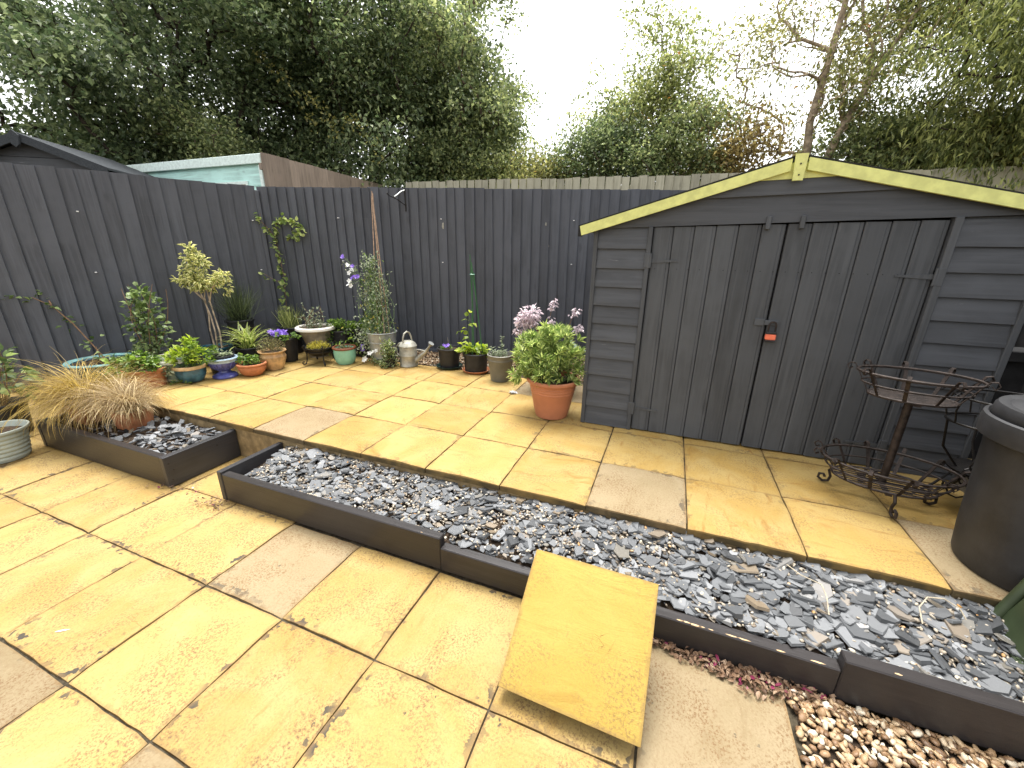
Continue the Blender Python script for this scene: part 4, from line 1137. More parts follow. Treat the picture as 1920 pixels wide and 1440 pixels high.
# watering can
can = empty('watering_can', (.50, 1.735, H), R(6), 'old galvanised watering can with long spout by the back fence', 'watering can')
MB().lathe([(.088, 0), (.0925, .004), (.0925, .012), (.090, .016), (.090, .108), (.0925, .112), (.0925, .118), (.090, .122), (.090, .205), (.0935, .209), (.0935, .216), (.089, .221), (.075, .245), (.05, .262), (.03, .268)], 40).build('body', MT['galv_w'], can, True)
MB().tube([(.070, 0, .055), (.10, 0, .075), (.20, 0, .16), (.26, -.01, .235)], [.030, .026, .017, .011], 14).build('spout', MT['galv_w'], can, True)
MB().tube([(.258, -.009, .232), (.268, -.011, .246), (.278, -.012, .260)], [.011, .026, .030], 16).build('rose', MT['galv'], can, True)
MB().tube([(.089, 0, .175), (.14, 0, .178), (.195, 0, .170)], .007, 8).build('brace', MT['galv_w'], can, True)
MB().tube([(-.02, -.065, .20), (-.018, -.055, .30), (-.01, -.04, .345), (.0, -.005, .362), (.01, .03, .345), (.016, .05, .30), (.02, .062, .24)], .0085, 10).build('handle', MT['galv_w'], can, True)
MB().tube([(-.085, 0, .08), (-.13, 0, .12), (-.135, 0, .19), (-.10, 0, .23), (-.06, 0, .245)], .008, 8).build('back_handle', MT['galv_w'], can, True)
# variegated ivy between tub and can
iv = pot('variegated_ivy', 'cream and green variegated ivy trailing between tub and watering can', place(.345, 1.63), .05, .065, .10, MT['blackp'], 'potted plant')
P, d = dome(330, .085, .08, .20, .08, .6, 0, -.02, .5); P[:, 2] = np.maximum(P[:, 2], .012)
foliage('foliage', [leaves(P, unit(d+RNG.normal(size=P.shape)*.6), .034, .028, .15, .15)], G['lf_ivy'], iv)
P = np.stack([RNG.uniform(-.25, .0, 90), RNG.uniform(-.06, .04, 90), np.abs(RNG.normal(size=90))*.03+.012], 1)
foliage('trailing_leaves', [leaves(P, rdir(90), .03, .024)], G['lf_ivy'], iv)
# black pots on saucers
def saucer(label, loc, r_, mat):
    o = MB().lathe([(r_*.82, 0), (r_*.86, .003), (r_, .022), (r_+.003, .026), (r_-.004, .027), (r_*.86, .008), (r_*.8, .0075)], 40).build('saucer', mat, None, True, loc)
    return tag(o, label, 'saucer')
saucer('dark green plastic saucer under the left black pot', (.925, 1.845, H), .135, MT['greysaucer'])
p = pot('black_flower_pot', 'black pot with one small purple flower on a green saucer', place(.925, 1.845, H+.0085), .098, .123, .205, MT['blackp'], 'potted plant', None, .93, rimh=.028)
bush(p, 130, .085, .08, .05, .19, .022, .014, G['lf_lush'], -.02, -.02, nst=4)
flowers(p, [(.005+RNG.normal()*.012, -.05+RNG.normal()*.01, .232+RNG.normal()*.006) for _ in range(6)], G['fl_purple'], .020)
stems('dry_stem', [curve((-.03, .02, .18), (-.03, .03, .30), (.01, 0, 0), 4)], .0016, .001, MT['palecable'], p)
saucer('terracotta coloured saucer under the bean pot', (1.245, 1.82, H), .137, MT['terra'])
p = pot('bean_pot', 'black pot of lime green beans with green canes tied at the top', place(1.245, 1.82, H+.0085), .110, .129, .190, MT['blackp'], 'potted plant', None, .93, rimh=.028)
bush(p, 75, .115, .11, .11, .18, .072, .052, G['lf_lime'], 0, -.02, big=True, nst=8, droop=.35)
tp = np.array([-.035, .02, 1.02])
for (a, b, ex) in ((-.01, -.06, (0, 0, .0)), (.05, .05, (.015, 0, -.06)), (-.04, .05, (-.02, 0, .10)), (.08, .0, (.0, 0, -.02)), (-.02, .0, (-.005, 0, .03))):
    e = tp+np.array(ex); base_ = np.array([a, b, .15])
    stems('cane', [np.array([base_, base_*.5+e*.5, e])], .0045, .004, MT['caneg'], p, 6)
MB().tube([(-.035+.022*math.cos(q), .02+.022*math.sin(q), .94) for q in np.linspace(0, 2*pi, 12)[:-1]], .003, 5, False, True).build('tie', MT['mintgl'], p)
vine = np.array([(-.03, -.03, .18), (-.06, -.03, .32), (-.07, -.02, .42), (-.05, -.01, .50), (-.07, 0, .58)]); stems('vine', [vine], .003, .002, MT['stemg'], p)
P = np.array([(-.06, -.03, .34), (-.07, -.03, .40), (-.08, -.03, .43), (-.06, -.02, .47), (-.06, -.01, .50), (-.04, -.01, .48), (-.07, 0, .56), (-.06, 0, .58), (-.10, -.04, .41), (-.13, -.04, .40)])
foliage('vine_leaves', [leaves(P, np.array([(-1, -.3, -.2), (-.8, -.5, -.5), (-1, -.2, .1), (.8, -.5, .0), (-.6, -.5, .3), (1, -.3, -.1), (-.7, -.4, .2), (.4, -.5, .3), (-1, -.2, -.5), (-1, -.3, -.3)]), .075*RNG.uniform(.6, 1.1, 10), .05, .12, .3, None, True)], G['lf_lime'], p)
# grey metal bucket
prof = [(.084, 0), (.090, .004), (.118, .195), (.121, .199), (.121, .205), (.1185, .209), (.123, .240), (.126, .244), (.126, .250), (.122, .253), (.114, .253), (.112, .24), (.10, .2)]
p = pot('grey_bucket', 'tall grey metal bucket planter with silvery shoots', place(1.580, 1.660), .09, .124, .253, MT['greyb'], 'potted plant', None, .88, prof)
for (cx, h_) in ((.02, .20), (-.07, .10), (.05, .08), (-.03, .07), (.0, .06)):
    n = 34; z = RNG.uniform(.02, 1, n)
    P = np.stack([cx+RNG.normal(size=n)*.008, RNG.normal(size=n)*.02-.02, .22+z*h_], 1); th = RNG.uniform(0, 6.28, n)
    foliage('shoot', [leaves(P, np.stack([np.cos(th), np.sin(th), np.full(n, .5)], 1), .036*(1.15-z*.5), .011, .1, .2)], G['lf_grey'], p)
    stems('stem', [np.array([(cx, -.02, .2), (cx, -.02, .22+h_)])], .0025, .0015, MT['stemg'], p)
# hosta
p = pot('potted_hosta', 'blue green hosta with faded lilac flower spikes beside the shed', place(2.12, 1.62), .12, .15, .22, MT['blackp'], 'potted plant')
n = 30; th = RNG.uniform(0, 6.28, n); P = np.stack([np.cos(th)*.08, np.sin(th)*.08, np.full(n, .26)+RNG.uniform(0, .16, n)], 1)
foliage('foliage', [leaves(P, np.stack([np.cos(th), np.sin(th), RNG.uniform(-.3, .6, n)], 1), RNG.uniform(.14, .21, n), RNG.uniform(.10, .14, n), .18, .3, None, True)], G['lf_hosta'], p)
sp = [((-.06, -.05, .25), (-.02, -.05, .79), (-.03, 0, .0)), ((.02, 0, .25), (.17, -.06, .72), (0, 0, .05)), ((.05, -.05, .25), (.20, -.05, .58), (.02, 0, .03)), ((-.05, -.05, .25), (-.30, -.04, .66), (0, 0, .08)), ((-.08, -.03, .25), (-.24, -.02, .67), (0, 0, .06)), ((-.08, -.05, .25), (-.20, -.06, .60), (0, 0, .05)), ((-.1, -.06, .25), (-.34, -.08, .50), (0, 0, .06)), ((0, 0, .25), (-.03, -.08, .62), (0, 0, .05))]
lines = [curve(a, b, s, 7) for a, b, s in sp]
stems('flower_stalk', lines, .0035, .002, MT['twig'], p)
parts = []
for l in lines:
    n = 34; t = RNG.uniform(.62, 1.03, n); seg_ = l[-1]-l[-3]
    P = l[-1]-seg_*(1-t[:, None])*1.3+RNG.normal(size=(n, 3))*.012; th = RNG.uniform(0, 6.28, n)
    foliage('flower_spike', [leaves(P, np.stack([np.cos(th), np.sin(th), np.full(n, -.45)], 1), .042*RNG.uniform(.6, 1.1, n), .017, .25, .1)], G['fl_lilac'], p)
for c_ in ((-.26, -.04, .62), (-.21, -.05, .66), (-.30, -.03, .57)):
    P, d = dome(120, .075, .045, .07, c_[2], .6, c_[0], c_[1], 1); foliage('flower_head', [leaves(P, d+np.array([0, 0, -.4]), .04, .018, .25, .1)], G['fl_lilac'], p)
# big terracotta plastic pot with cut leaved bush
prof = [(.112, 0), (.120, .006), (.135, .07), (.158, .19), (.161, .195), (.1595, .199), (.163, .212), (.166, .217), (.1645, .221), (.168, .234), (.171, .239), (.1695, .243), (.176, .262), (.188, .266), (.194, .272), (.195, .288), (.190, .295), (.180, .295), (.176, .285), (.165, .23)]
p = pot('large_terracotta_pot', 'large orange terracotta coloured pot with bright green cut leaved bush', place(2.262, 1.030), .12, .192, .295, MT['terrap'], 'potted plant', None, .88, prof)
k = 190
T, d = dome(k, .285, .22, .34, .34, .42, -.05, 0, .12); T = (T-np.array([-.05, 0, .34]))*RNG.uniform(.82, 1.16, (k, 1))+np.array([-.05, 0, .34]); T[:, 2] -= .10*np.clip((-T[:, 0]-.12)/.2, 0, 1)
T = T[(T[:, 2] > .22)]
D_ = unit(T-np.array([0, 0, .25])+RNG.normal(size=T.shape)*.15); parts = []
for c, dd in zip(T, D_):
    m = 26; a = unit(np.cross(dd, [.3, .2, 1.0])); b = np.cross(dd, a); th = RNG.uniform(0, 2*pi, m)
    q = RNG.uniform(.15, 1.0, m)
    D = unit(a[None]*np.cos(th)[:, None]*q[:, None]+b[None]*np.sin(th)[:, None]*q[:, None]+dd[None]*.55)
    parts.append(leaves(np.repeat(c[None], m, 0)+D*.012-dd*.03*RNG.uniform(0, 1, (m, 1)), D, .056*RNG.uniform(.6, 1.15, m), .014, .15, .15))
foliage('foliage', parts, G['lf_choi'], p)
stems('stem', [curve((RNG.normal()*.025, RNG.normal()*.025, .24), T[i], RNG.normal(size=3)*.02, 5) for i in range(0, len(T), 4)], .0035, .002, MT['stemg'], p)

# teal bowl with leaning rose on the far left
prof = [(.15, 0), (.17, .006), (.20, .06), (.215, .11), (.222, .13), (.245, .14), (.256, .148), (.252, .158), (.232, .158), (.215, .145), (.19, .10)]
p = pot('teal_bowl', 'wide teal glazed bowl with a single leaning rose stem', place(-1.84, .29), .17, .252, .158, MT['teal_d'], 'potted plant', None, .84, prof)
MB().lathe([(.222, .1305), (.246, .141), (.259, .149), (.2535, .1605), (.231, .1605), (.213, .147)], 44, caps=False).build('rim', MT['teal'], p, True)
ml = np.array([(-.06, .05, .13), (-.16, .02, .30), (-.26, -.02, .48), (-.36, -.08, .64), (-.44, -.16, .72), (-.52, -.26, .74), (-.58, -.36, .72)])
stems('stem', [ml, np.array([(-.36, -.08, .64), (-.44, -.06, .73), (-.50, -.12, .77)]), np.array([(-.03, .0, .13), (-.04, 0, .28)])], .0065, .002, MT['twig'], p, 6)
P = np.concatenate([np.repeat(ml[1:], 9, 0), np.repeat(np.array([[-.44, -.06, .73], [-.50, -.12, .77], [.08, .0, .17], [.02, .02, .18]]), 5, 0)])
foliage('foliage', [leaves(P+RNG.normal(size=P.shape)*.03, unit(rdir(len(P))*np.array([1, 1, .4])), .05, .034, .12, .2, None, True)], G['lf_rose'], p)

# lower left : ribbed pot and shrub behind it
P_ = [(.110, 0), (.118, .004)]
for q in range(6): z = .012+q*.030; r_ = .118+.0275*(z/.2); P_ += [(r_+.001, z), (r_+.006, z+.008), (r_+.007, z+.016), (r_+.001, z+.027)]
P_ += [(.150, .200), (.160, .204), (.163, .212), (.160, .222), (.150, .222), (.146, .21), (.13, .15)]
pot('ribbed_pot', 'pale grey green ribbed plastic pot of bare soil at left edge', place(-1.20, -.635, 0), .11, .16, .222, MT['ribbed'], 'plant pot', None, .84, P_)
p = pot('left_shrub', 'leafy rose shrub at the far left edge behind ribbed pot', place(-1.72, -.42, 0), .11, .14, .26, MT['blackp'], 'potted plant')
P, d = dome(150, .26, .22, .30, .42, .6, .0, 0, .5)
foliage('foliage', [leaves(P, unit(d+RNG.normal(size=P.shape)*.5), .085*RNG.uniform(.7, 1.1, 150), .05, .12, .2, None, True)], G['lf_rose'], p)
stems('stem', [curve((0, 0, .2), P[i], RNG.normal(size=3)*.03, 5) for i in range(14)], .005, .002, MT['twig'], p)
# grasses in the short bed
def grass(name, label, loc, potdims, n, L_, mat, lean, el, bend, wd, z0, spread=.05):
    root = empty(name, loc, 0, label, 'potted plant')
    a, b, h = potdims
    MB().prism([(-b, -b), (b, -b), (b, b), (-b, b)], 'z', h*.9, h).prism([(-a, -a), (a, -a), (a, a), (-a, a)], 'z', 0, h*.9+.0005) if False else None
    V = [(-a, -a, 0), (a, -a, 0), (a, a, 0), (-a, a, 0), (-b, -b, h), (b, -b, h), (b, b, h), (-b, b, h)]
    c_ = b-.012
    V += [(-c_, -c_, h), (c_, -c_, h), (c_, c_, h), (-c_, c_, h), (-c_, -c_, h*.8), (c_, -c_, h*.8), (c_, c_, h*.8), (-c_, c_, h*.8)]
    F = [(3, 2, 1, 0)]
    for k in range(4):
        j = (k+1) % 4; F += [(k, j, 4+j, 4+k), (4+k, 4+j, 8+j, 8+k), (8+k, 8+j, 12+j, 12+k)]
    F.append((12, 13, 14, 15))
    MB().add(V, F).build('pot', MT['terra2'], root)
    az = RNG.uniform(0, 2*pi, n)
    P = np.concatenate([RNG.normal(size=(n, 2))*spread*np.array([1, .7]), np.full((n, 1), z0)], 1)
    Ls = RNG.uniform(L_[0], L_[1], n)*(1+lean*np.cos(az-pi*1.08))
    foliage('blades', [blades(P, az, RNG.uniform(el[0], el[1], n), Ls, wd, RNG.uniform(bend[0], bend[1], n), 8)], mat, root)
    return root
grass('golden_grass', 'large tuft of golden green grass spilling over the short raised bed', (-1.00, -.20, .155), (.09, .105, .13), 1500, (.30, .56), G['bl_gold'], .10, (.45, 1.45), (1.3, 2.7), .0042, .12, .06)
grass('bronze_grass', 'dry bronze grass in a terracotta pot at the slate end of the bed', (-.56, -.165, .158), (.075, .09, .135), 1150, (.24, .44), G['bl_brown'], .35, (.6, 1.45), (1.6, 3.0), .0038, .125, .04)

# clematis in the corner
cm = empty('climbing_clematis', (-1.22, 1.78, H), 0, 'slender green climber with small leaves rising up the fence corner', 'climbing plant')
ml = np.array([(.02, -.02, -.02), (.0, .0, .20), (-.01, .02, .42), (.0, .03, .64), (.0, .05, .86), (-.03, .06, 1.08), (-.06, .07, 1.28), (-.02, .08, 1.42), (.08, .10, 1.47), (.20, .13, 1.45), (.27, .15, 1.38), (.22, .14, 1.30), (.12, .12, 1.27)])
br = np.array([(-.06, .07, 1.28), (-.12, .03, 1.38), (-.16, -.01, 1.46), (-.13, -.01, 1.52)]); br2 = np.array([(.0, .04, .78), (-.08, .0, .80), (-.18, -.06, .88)])
stems('stem', [ml, br, br2], .0035, .002, MT['twig'], cm)
tt = np.repeat(np.linspace(0.05, 1, 70), 3); P = np.stack([np.interp(tt*12, np.arange(13), ml[:, k]) for k in range(3)], 1)
P = np.concatenate([P, np.repeat(br, 4, 0), np.repeat(br2, 3, 0)])
P += RNG.normal(size=P.shape)*np.array([.030, .010, .02]); P[:, 1] -= .015
foliage('leaves', [leaves(P, unit(rdir(len(P))*np.array([1, .5, .6])+np.array([0, -.4, 0])), .056, .036, .12, .15, None, True)], G['lf_choi'], cm)
P, d = dome(70, .12, .08, .16, .24, .6, .0, -.05, .8); foliage('lower_leaves', [leaves(P, d, .05, .034, .12, .2, None, True)], G['lf_rose'], cm)

# ------------------------------------------------------------------ bracket on fence
fn = Vector((bd.y, -bd.x))           # fence normal towards the garden
def onf(s, off, z): return (LB[0]+bd.x*s+fn.x*off, LB[1]+bd.y*s+fn.y*off, z)
hb = empty('hanging_bracket', onf(1.66, .03, 1.83), math.atan2(bd.y, bd.x), 'small black iron hanging basket bracket near the top of fence', 'bracket')
MB().box(-.008, .008, 0, .006, -.01, .22).build('back_plate', MT['ironb'], hb)
MB().tube([(0, -.004, .05), (-.06, -.10, .10), (-.11, -.18, .125), (-.125, -.20, .135), (-.128, -.21, .15)], .005, 6).build('arm', MT['ironb'], hb, True)
MB().tube([(0, -.004, .20), (-.025, -.04, .185), (-.05, -.09, .15), (-.075, -.13, .12)], .007, 6).build('twisted_brace', MT['galv'], hb, True)

# ------------------------------------------------------------------ dustbin
bn = empty('dustbin', (4.40, .205, H), R(20), 'black plastic dustbin with domed lid standing at the right edge', 'dustbin')
MB().lathe([(.180, 0), (.198, .004), (.205, .02), (.215, .12), (.228, .34), (.238, .52), (.240, .535), (.252, .54), (.258, .548), (.260, .59), (.257, .60), (.246, .602), (.235, .59), (.225, .45)], 56).build('body', MT['binp'], bn, True)
MB().lathe([(.2605, .530), (.264, .533), (.2665, .585), (.263, .606), (.252, .610), (.245, .60)], 56, caps=False).build('rim', MT['binp'], bn, True)
MB().lathe([(.243, .603), (.246, .608), (.243, .640), (.236, .652), (.222, .654), (.205, .648), (.195, .652), (.12, .668), (.05, .674), (.02, .675)], 56).build('lid', MT['binp'], bn, True)
MB().tube([(-.05, -.03, .668), (-.045, -.03, .69), (0, 0, .70), (.045, .03, .69), (.05, .03, .668)], .009, 8).build('lid_handle', MT['binp'], bn, True)

# ------------------------------------------------------------------ two-tier wrought iron stand
st = empty('plant_stand', (4.075, .60, H), R(-8), 'rusty two tier wrought iron plant stand with scrolled oval baskets', 'plant stand')
def ellipse(rx, ry, z, n=40): return [(rx*math.cos(a), ry*math.sin(a), z) for a in np.linspace(0, 2*pi, n+1)[:-1]]
def basket(zb, zt, rxb, ryb, rxt, ryt, nslat=10, name='basket'):
    m = MB()
    m.tube(ellipse(rxt, ryt, zt), .0065, 6, False, True).build('rim', MT['iron'], st, True)
    MB().tube(ellipse((rxt+rxb)*.5+.004, (ryt+ryb)*.5+.004, (zb+zt)/2), .0045, 6, False, True).build('hoop', MT['iron'], st, True)
    MB().tube(ellipse(rxb, ryb, zb), .006, 6, False, True).build('base_ring', MT['iron'], st, True)
    for k in range(11):
        y = ryb*(-.9+1.8*k/10); x = rxb*math.sqrt(max(0, 1-(y/ryb)**2))
        MB().tube([(-x, y, zb), (x, y, zb)], .0032, 5).build('base_wire', MT['iron'], st)
    MB().box(-rxb, rxb, -.012, .012, zb-.008, zb-.003).box(-.012, .012, -ryb, ryb, zb-.014, zb-.0085).build('cross_bar', MT['iron'], st)
    for k in range(nslat):
        a = 2*pi*(k+.3)/nslat; ca, sa = math.cos(a), math.sin(a); h = zt-zb
        pts = [(rxb*ca, ryb*sa, zb), ((rxb*.5+rxt*.5)*ca, (ryb*.5+ryt*.5)*sa, zb+h*.5), (rxt*ca, ryt*sa, zt), ((rxt+.012)*ca, (ryt+.012)*sa, zt+.022), ((rxt+.030)*ca, (ryt+.030)*sa, zt+.026), ((rxt+.040)*ca, (ryt+.040)*sa, zt+.010), ((rxt+.030)*ca, (ryt+.030)*sa, zt-.006), ((rxt+.018)*ca, (ryt+.018)*sa, zt+.004)]
        tg = Vector((-sa*ryt, ca*rxt, 0)).normalized()*.0075
        V = []; F = []
        for i, q in enumerate(pts):
            q = Vector(q); nx = Vector(pts[min(i+1, len(pts)-1)])-Vector(pts[max(i-1, 0)]); nn = nx.cross(tg).normalized()*.0016
            V += [q-tg-nn, q+tg-nn, q+tg+nn, q-tg+nn]
        for i in range(len(pts)-1):
            for e in range(4): F.append((i*4+e, i*4+(e+1) % 4, i*4+4+(e+1) % 4, i*4+4+e))
        F += [(3, 2, 1, 0), tuple(len(V)-4+i for i in range(4))]
        MB().add(V, F).build('scroll_slat', MT['iron'], st, True)
basket(.105, .200, .20, .125, .265, .175, 12)
basket(.545, .650, .155, .10, .215, .140, 9)
MB().tube([(0, 0, .10), (0, 0, .545)], .0165, 12).build('pole', MT['iron'], st, True)
MB().tube([(0, 0, .520), (0, 0, .541)], [.018, .034], 12).build('collar', MT['iron'], st, True)
for (x, y) in ((-.185, .06), (.02, -.135), (.19, .06), (-.03, .14)):
    d = Vector((x, y, 0)).normalized()
    pts = [(x*.95, y*.95, .108), (x+d.x*.012, y+d.y*.012, .075), (x, y, .045), (x+d.x*.006, y+d.y*.006, .016), (x+d.x*.028, y+d.y*.028, .0075), (x+d.x*.050, y+d.y*.050, .020), (x+d.x*.048, y+d.y*.048, .042), (x+d.x*.030, y+d.y*.030, .046), (x+d.x*.022, y+d.y*.022, .032)]
    MB().tube(pts, .0068, 7).build('leg', MT['iron'], st, True)

# second iron stand behind the bin
s2 = empty('scroll_stand', (4.47, .68, H), R(4), 'black wrought iron scroll stand partly hidden behind the dustbin', 'plant stand')
for z in (.44, .56):
    MB().tube(ellipse(.20, .15, z, 36), .005, 6, False, True).build('hoop', MT['ironb'], s2, True)
for k in range(8):
    a = 2*pi*k/8+.2; ca, sa = math.cos(a), math.sin(a)
    MB().tube([(.20*ca, .15*sa, .44), (.215*ca, .165*sa, .50), (.20*ca, .15*sa, .56), (.225*ca, .17*sa, .585), (.245*ca, .19*sa, .56)], .004, 6).build('scroll', MT['ironb'], s2, True)
for (x, y) in ((-.19, .03), (.19, .03), (0, -.14), (0, .14)):
    d = Vector((x, y, 0)).normalized()
    MB().tube([(x, y, .44), (x*.9, y*.9, .30), (x*.5, y*.5, .20), (x*.8, y*.8, .10), (x+d.x*.03, y+d.y*.03, .010), (x+d.x*.06, y+d.y*.06, .016), (x+d.x*.06, y+d.y*.06, .04), (x+d.x*.04, y+d.y*.04, .04)], .0055, 6).build('leg', MT['ironb'], s2, True)
for q in range(3):
    c = Vector((-.10+q*.02, -.05, .12+q*.06)); r_ = .09-.012*q
    MB().tube([(c.x+r_*(1-t*.09)*math.cos(t*.75), c.y-.02*t*.1, c.z+r_*(1-t*.09)*math.sin(t*.75)) for t in range(10)], .0042, 6).build('curl', MT['ironb'], s2, True)
MB().lathe([(.10, .195), (.13, .198), (.13, .206), (.10, .208)], 28).build('tray', MT['ironb'], s2, True)

# black timber stack seen beyond the shed corner
ts = empty('timber_stack', (4.78, 1.35, H), R(3), 'black stained timber frame standing beyond the shed corner', 'timber')
MB().box(-.10, .12, 0, .05, 0, .62, .004).build('upright', MT['darkwood'], ts)
MB().box(-.16, .16, -.06, .10, .621, .68, .004).build('shelf', MT['darkwood'], ts)
MB().box(-.10, -.04, .10, .16, .0, .62, .004).build('upright', MT['darkwood'], ts)

# green metal box with tubular corner on the slate
gb = empty('green_metal_box', (4.18, -.34, .165), R(-5), 'dark green metal box with tubular corner post, cut by the right edge', 'metal box')
m = MB(); m.prism([(0, .0), (.45, .0), (.45, .20), (.055, .20)], 'y', .02, .31).build('body', MT['green'], gb)
MB().box(-.012, .46, .005, .325, -.001, .010, .002).build('flange', MT['green'], gb)
for k in range(5): MB().tube([(-.004, .04+k*.06, .010), (-.004, .04+k*.06, .014)], .005, 8).build('rivet', MT['green'], gb)
V, F = None, None
def hollow(p0, p1, ro, ri, seg=18):
    p0, p1 = Vector(p0), Vector(p1); t = (p1-p0).normalized(); a = t.orthogonal().normalized(); b = t.cross(a); V = []; F = []
    for (p, r_) in ((p0, ro), (p1, ro), (p1, ri), (p1-t*.08, ri)):
        for k in range(seg): th = 2*pi*k/seg; V.append(p+(a*math.cos(th)+b*math.sin(th))*r_)
    for i in range(3):
        for k in range(seg): F.append((i*seg+k, i*seg+(k+1) % seg, (i+1)*seg+(k+1) % seg, (i+1)*seg+k))
    F.append(tuple(3*seg+k for k in range(seg)))
    return V, F
V, F = hollow((-.002, .318, .004), (.062, .345, .205), .0175, .0135); MB().add(V, F).build('corner_tube', MT['green'], gb, True)

ts_ = MB().lathe([(.06, 0), (.075, .003), (.085, .024), (.080, .026), (.068, .008), (.06, .007)], 32).build('saucer', MT['terrap'], None, True, (4.36, -.065, H-.045), (R(18), 0, 0))
tag(ts_, 'tilted orange terracotta saucer tucked beneath the dustbin', 'saucer')

# ------------------------------------------------------------------ small things
def litter(name, label, cat, region, n, L_, W_):
    P = []
    while len(P) < n:
        x = rg.uniform(region[0], region[1]); y = rg.uniform(region[2], region[3])
        if rg.uniform() < region[4](x, y): P.append((x, y, rg.uniform(.005, .022)))
    P = np.array(P); th = rg.uniform(0, 6.28, n)
    D = np.stack([np.cos(th), np.sin(th), rg.normal(size=n)*.25], 1)
    V, F, A = leaves(P, D, L_*rg.uniform(.5, 1.2, n), W_*rg.uniform(.5, 1.1, n), .25, .15, None, True)
    o = link(name, npmesh(name, V, F, MT['litter'], False, A)); return tag(o, label, cat, None, 'stuff')
litter('fallen_leaves', 'drift of dry brown leaves and crimson petals below the long raised bed', 'fallen leaves', (3.05, 3.66, -.50, -.404, lambda x, y: max(0, 1-abs(y+.404)/(.03+.07*max(0, 1-abs(x-3.42)/.3)))), 520, .026, .015)
litter('corner_debris', 'scraps of dry leaf and petal in the joint by the short bed', 'fallen leaves', (.05, .75, -.50, -.41, lambda x, y: .25+.75*(abs(x-.70) < .08)), 70, .022, .012)
fo = MB()
V = [(rg.normal()*.018, rg.normal()*.012, abs(rg.normal())*.008) for _ in range(40)]
fo.add(V, [tuple(int(q) for q in rg.choice(40, 3, replace=False)) for _ in range(46)]).build('foil_scrap', MT['foil'], None, False, (1.83, 1.355, H+.003))
tag(bpy.data.objects['foil_scrap'], 'crumpled silver scrap lying on the joint near the big pot', 'foil')
f_ = foliage('feather', [leaves(np.array([[0, 0, .004]]), np.array([[.8, .6, 0]]), .05, .009, .05, .02, np.array([[0, 0, 1.0]]), True)], G['fl_white'])
f_.location = (.94, -1.23, .0); tag(f_, 'small white feather lying on the lower paving', 'feather')
zz = lambda x, y: float(bed_z(x, y))+.028
def stalk(label, pts):
    o = MB().tube([(x, y, zz(x, y)+dz_) for x, y, dz_ in pts], .0022, 6).build('dry_stalk', MT['palecable'], None, True); tag(o, label, 'stalk')
stalk('bent pale dry stalk lying across the slate', [(3.66, -.23, .012), (3.665, -.17, .022), (3.66, -.12, .022), (3.60, -.09, .012), (3.56, -.05, .006)])
stalk('curved pale dry stalk on the slate near the green box', [(3.95, -.16, .004), (3.955, -.11, .02), (3.99, -.07, .03), (4.04, -.06, .03), (4.08, -.075, .02), (4.09, -.10, .006)])

# =================================================================== TREES
def gold_strings(root, E_, ctr):
    parts = []
    for (x0, y0, z0, x1, y1, z1) in ((-.6, -2.3, 4.3, .5, -2.2, 3.1), (.3, -2.2, 3.6, .9, -2.1, 2.9), (1.0, -2.1, 3.2, 1.6, -1.9, 2.6)):
        n = 80; t = RNG.uniform(0, 1, (n, 1)); P = np.array([x0, y0, z0])*(1-t)+np.array([x1, y1, z1])*t+np.array([0, 0, .25])*t*(1-t)*4+RNG.normal(size=(n, 3))*.05
        parts.append(leaves(P, rdir(n), .06, .04))
    foliage('yellow_vine', parts, G['lf_gold'], root)
tree('broadleaf_tree', 'large dark green broadleaf tree towering at the far left', 'tree', (-6.2, 4.4, H), [(0, 0, -.2), (.05, 0, 1.0), (.1, -.1, 2.2), (.1, -.1, 3.6), (.0, 0, 5.0)],
     [(0, 0, 4.4, 2.6, 2.2, 2.6), (-.4, -1.6, 3.4, 2.0, 1.6, 2.0), (.9, .6, 5.2, 2.0, 1.8, 1.6), (.3, -.6, 2.3, 1.8, 1.4, .9)], 860, 96, .092, .060, .20, MT['bark_d'], G['lf_dark'], 'trees behind the fences', .008, .46, .38, 80, rmax=.22)
tree('broadleaf_tree', 'large dark leafy tree with yellow vine strands behind the mint shed', 'tree', (-3.6, 6.7, H), [(0, 0, -.2), (.1, 0, 1.2), (.0, -.1, 2.4), (.1, -.1, 3.8), (.2, 0, 5.4)],
     [(-.2, -.1, 4.9, 2.5, 1.9, 2.4), (-1.4, -.6, 4.2, 1.6, 1.4, 1.8), (.9, .2, 4.6, 1.7, 1.6, 2.2), (.4, -.4, 2.6, 1.9, 1.2, .8)], 820, 96, .088, .056, .20, MT['bark_d'], G['lf_dark2'], 'trees behind the fences', .008, .46, .36, 74, rmax=.20, extra=gold_strings)
tree('broadleaf_tree', 'bright edged green tree whose crown ends against the open sky', 'tree', (-1.7, 7.4, H), [(0, 0, -.2), (.05, 0, 1.2), (.0, 0, 2.4), (.1, -.1, 3.8), (.2, 0, 5.2)],
     [(0, -.2, 4.7, 1.25, 1.3, 2.6), (.35, -.2, 3.2, 1.2, 1.0, 1.3), (.2, -.4, 2.3, 1.4, .8, .7)], 560, 92, .082, .052, .18, MT['bark'], G['lf_mid2'], 'trees behind the fences', .007, .46, .30, 60, rmax=.14)
tree('small_tree', 'airy light green tree rising in the middle against white sky', 'tree', (2.35, 7.2, H), [(0, 0, -.2), (.0, 0, 1.0), (.05, 0, 2.0), (.0, 0, 3.0), (.1, 0, 3.8)],
     [(-.3, 0, 2.9, 1.8, .9, .8), (-.1, 0, 3.5, 1.35, .8, .7), (.1, 0, 4.1, .9, .5, .6), (.6, 0, 4.6, .3, .2, .35), (-.1, 0, 4.8, .25, .2, .3)], 480, 46, .072, .040, .15, MT['bark'], G['lf_mid'], 'trees behind the fences', .0045, .42, .26, 70, rmax=.07)
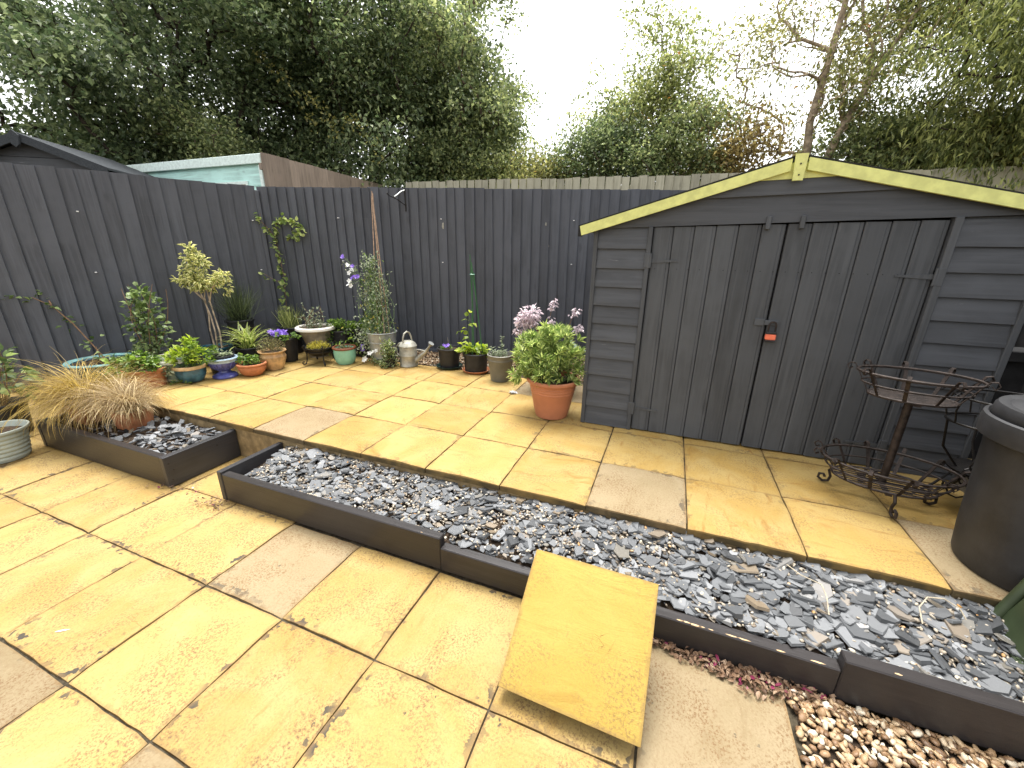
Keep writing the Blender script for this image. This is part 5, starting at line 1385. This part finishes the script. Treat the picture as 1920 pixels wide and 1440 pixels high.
tree('bare_tree', 'half bare tree with pale forked trunk above the shed roof', 'tree', (4.75, 6.6, H), [(0, 0, -.2), (.0, 0, 1.0), (.02, 0, 1.8), (-.02, 0, 2.4), (-.10, 0, 3.1), (-.02, 0, 4.0), (.05, 0, 5.0)],
     [(0, 0, 4.4, 1.3, .7, 1.5), (.9, .1, 4.6, 1.0, .7, 1.3), (-1.0, 0, 3.5, .7, .5, .7), (.2, 0, 5.4, 1.2, .7, .5), (.2, 0, 3.0, .9, .5, .4)], 520, 30, .068, .032, .14, MT['bark_l'], G['lf_olive'], 'trees behind the fences', .0036, .50, .24, 120, bare=.28, rmax=.075, fork=[(.16, 0, 2.3), (.30, 0, 2.9), (.55, 0, 3.6), (.85, 0, 4.3), (1.1, 0, 5.0)])
tree('conifer', 'feathery green conifer leaning in at the upper right corner', 'tree', (7.5, 6.6, H), [(0, 0, -.2), (0, 0, 1.4), (-.1, 0, 2.6), (0, 0, 4.2), (0, 0, 5.6)],
     [(-.2, -.2, 3.9, 1.7, 1.4, 2.2), (-.9, -.3, 3.2, 1.2, 1.0, 1.0), (.5, 0, 5.0, 1.3, 1.2, 1.0)], 700, 120, .095, .013, .17, MT['bark_d'], G['lf_conif'], 'trees behind the fences', .006, .43, .26, 60, droop=.45, rmax=.12)
# hedge shrubs along the pale rear fence
for (x, y, w_, zt, mat, lab, nt) in ((-.6, 6.6, .75, 3.1, G['lf_mid'], 'loose light green shrub at the left end of the pale fence', 120),
                                (.5, 6.4, .75, 3.0, G['lf_olive'], 'olive shrub with brown leaves left of the airy tree', 140),
                                (1.5, 6.5, .8, 3.5, G['lf_dark2'], 'dense green shrub below the airy tree', 190),
                                (2.8, 6.5, .8, 3.5, G['lf_mid2'], 'dense green shrub to the right below the airy tree', 190),
                                (3.8, 6.4, .6, 3.2, G['lf_brown'], 'shrub of turning reddish brown leaves just left of the bare trunk', 110),
                                (5.6, 6.9, .8, 3.7, G['lf_mid2'], 'dark green hedge shrub right of the bare trunk', 190),
                                (-4.9, 3.6, .9, 3.5, G['lf_mid2'], 'light green shrub rising above the dark shed roof at far left', 210),
                                (6.5, 6.8, .8, 3.5, G['lf_olive'], 'olive green hedge shrub below the feathery conifer', 170)):
    tree('hedge_shrub', lab, 'shrub', (x, y, H), [(0, 0, -.1), (0, 0, .6), (0, 0, 1.2), (0, 0, 1.8)], [(0, 0, (zt-H)*.72, w_, .55, (zt-H)*.28), (.1, -.1, (zt-H)*.9, w_*.6, .4, (zt-H)*.14)],
         nt, 56, .066, .042, .13, MT['bark'], mat, 'shrubs behind the fences', .004, .42, .18, 34, rmax=.05)
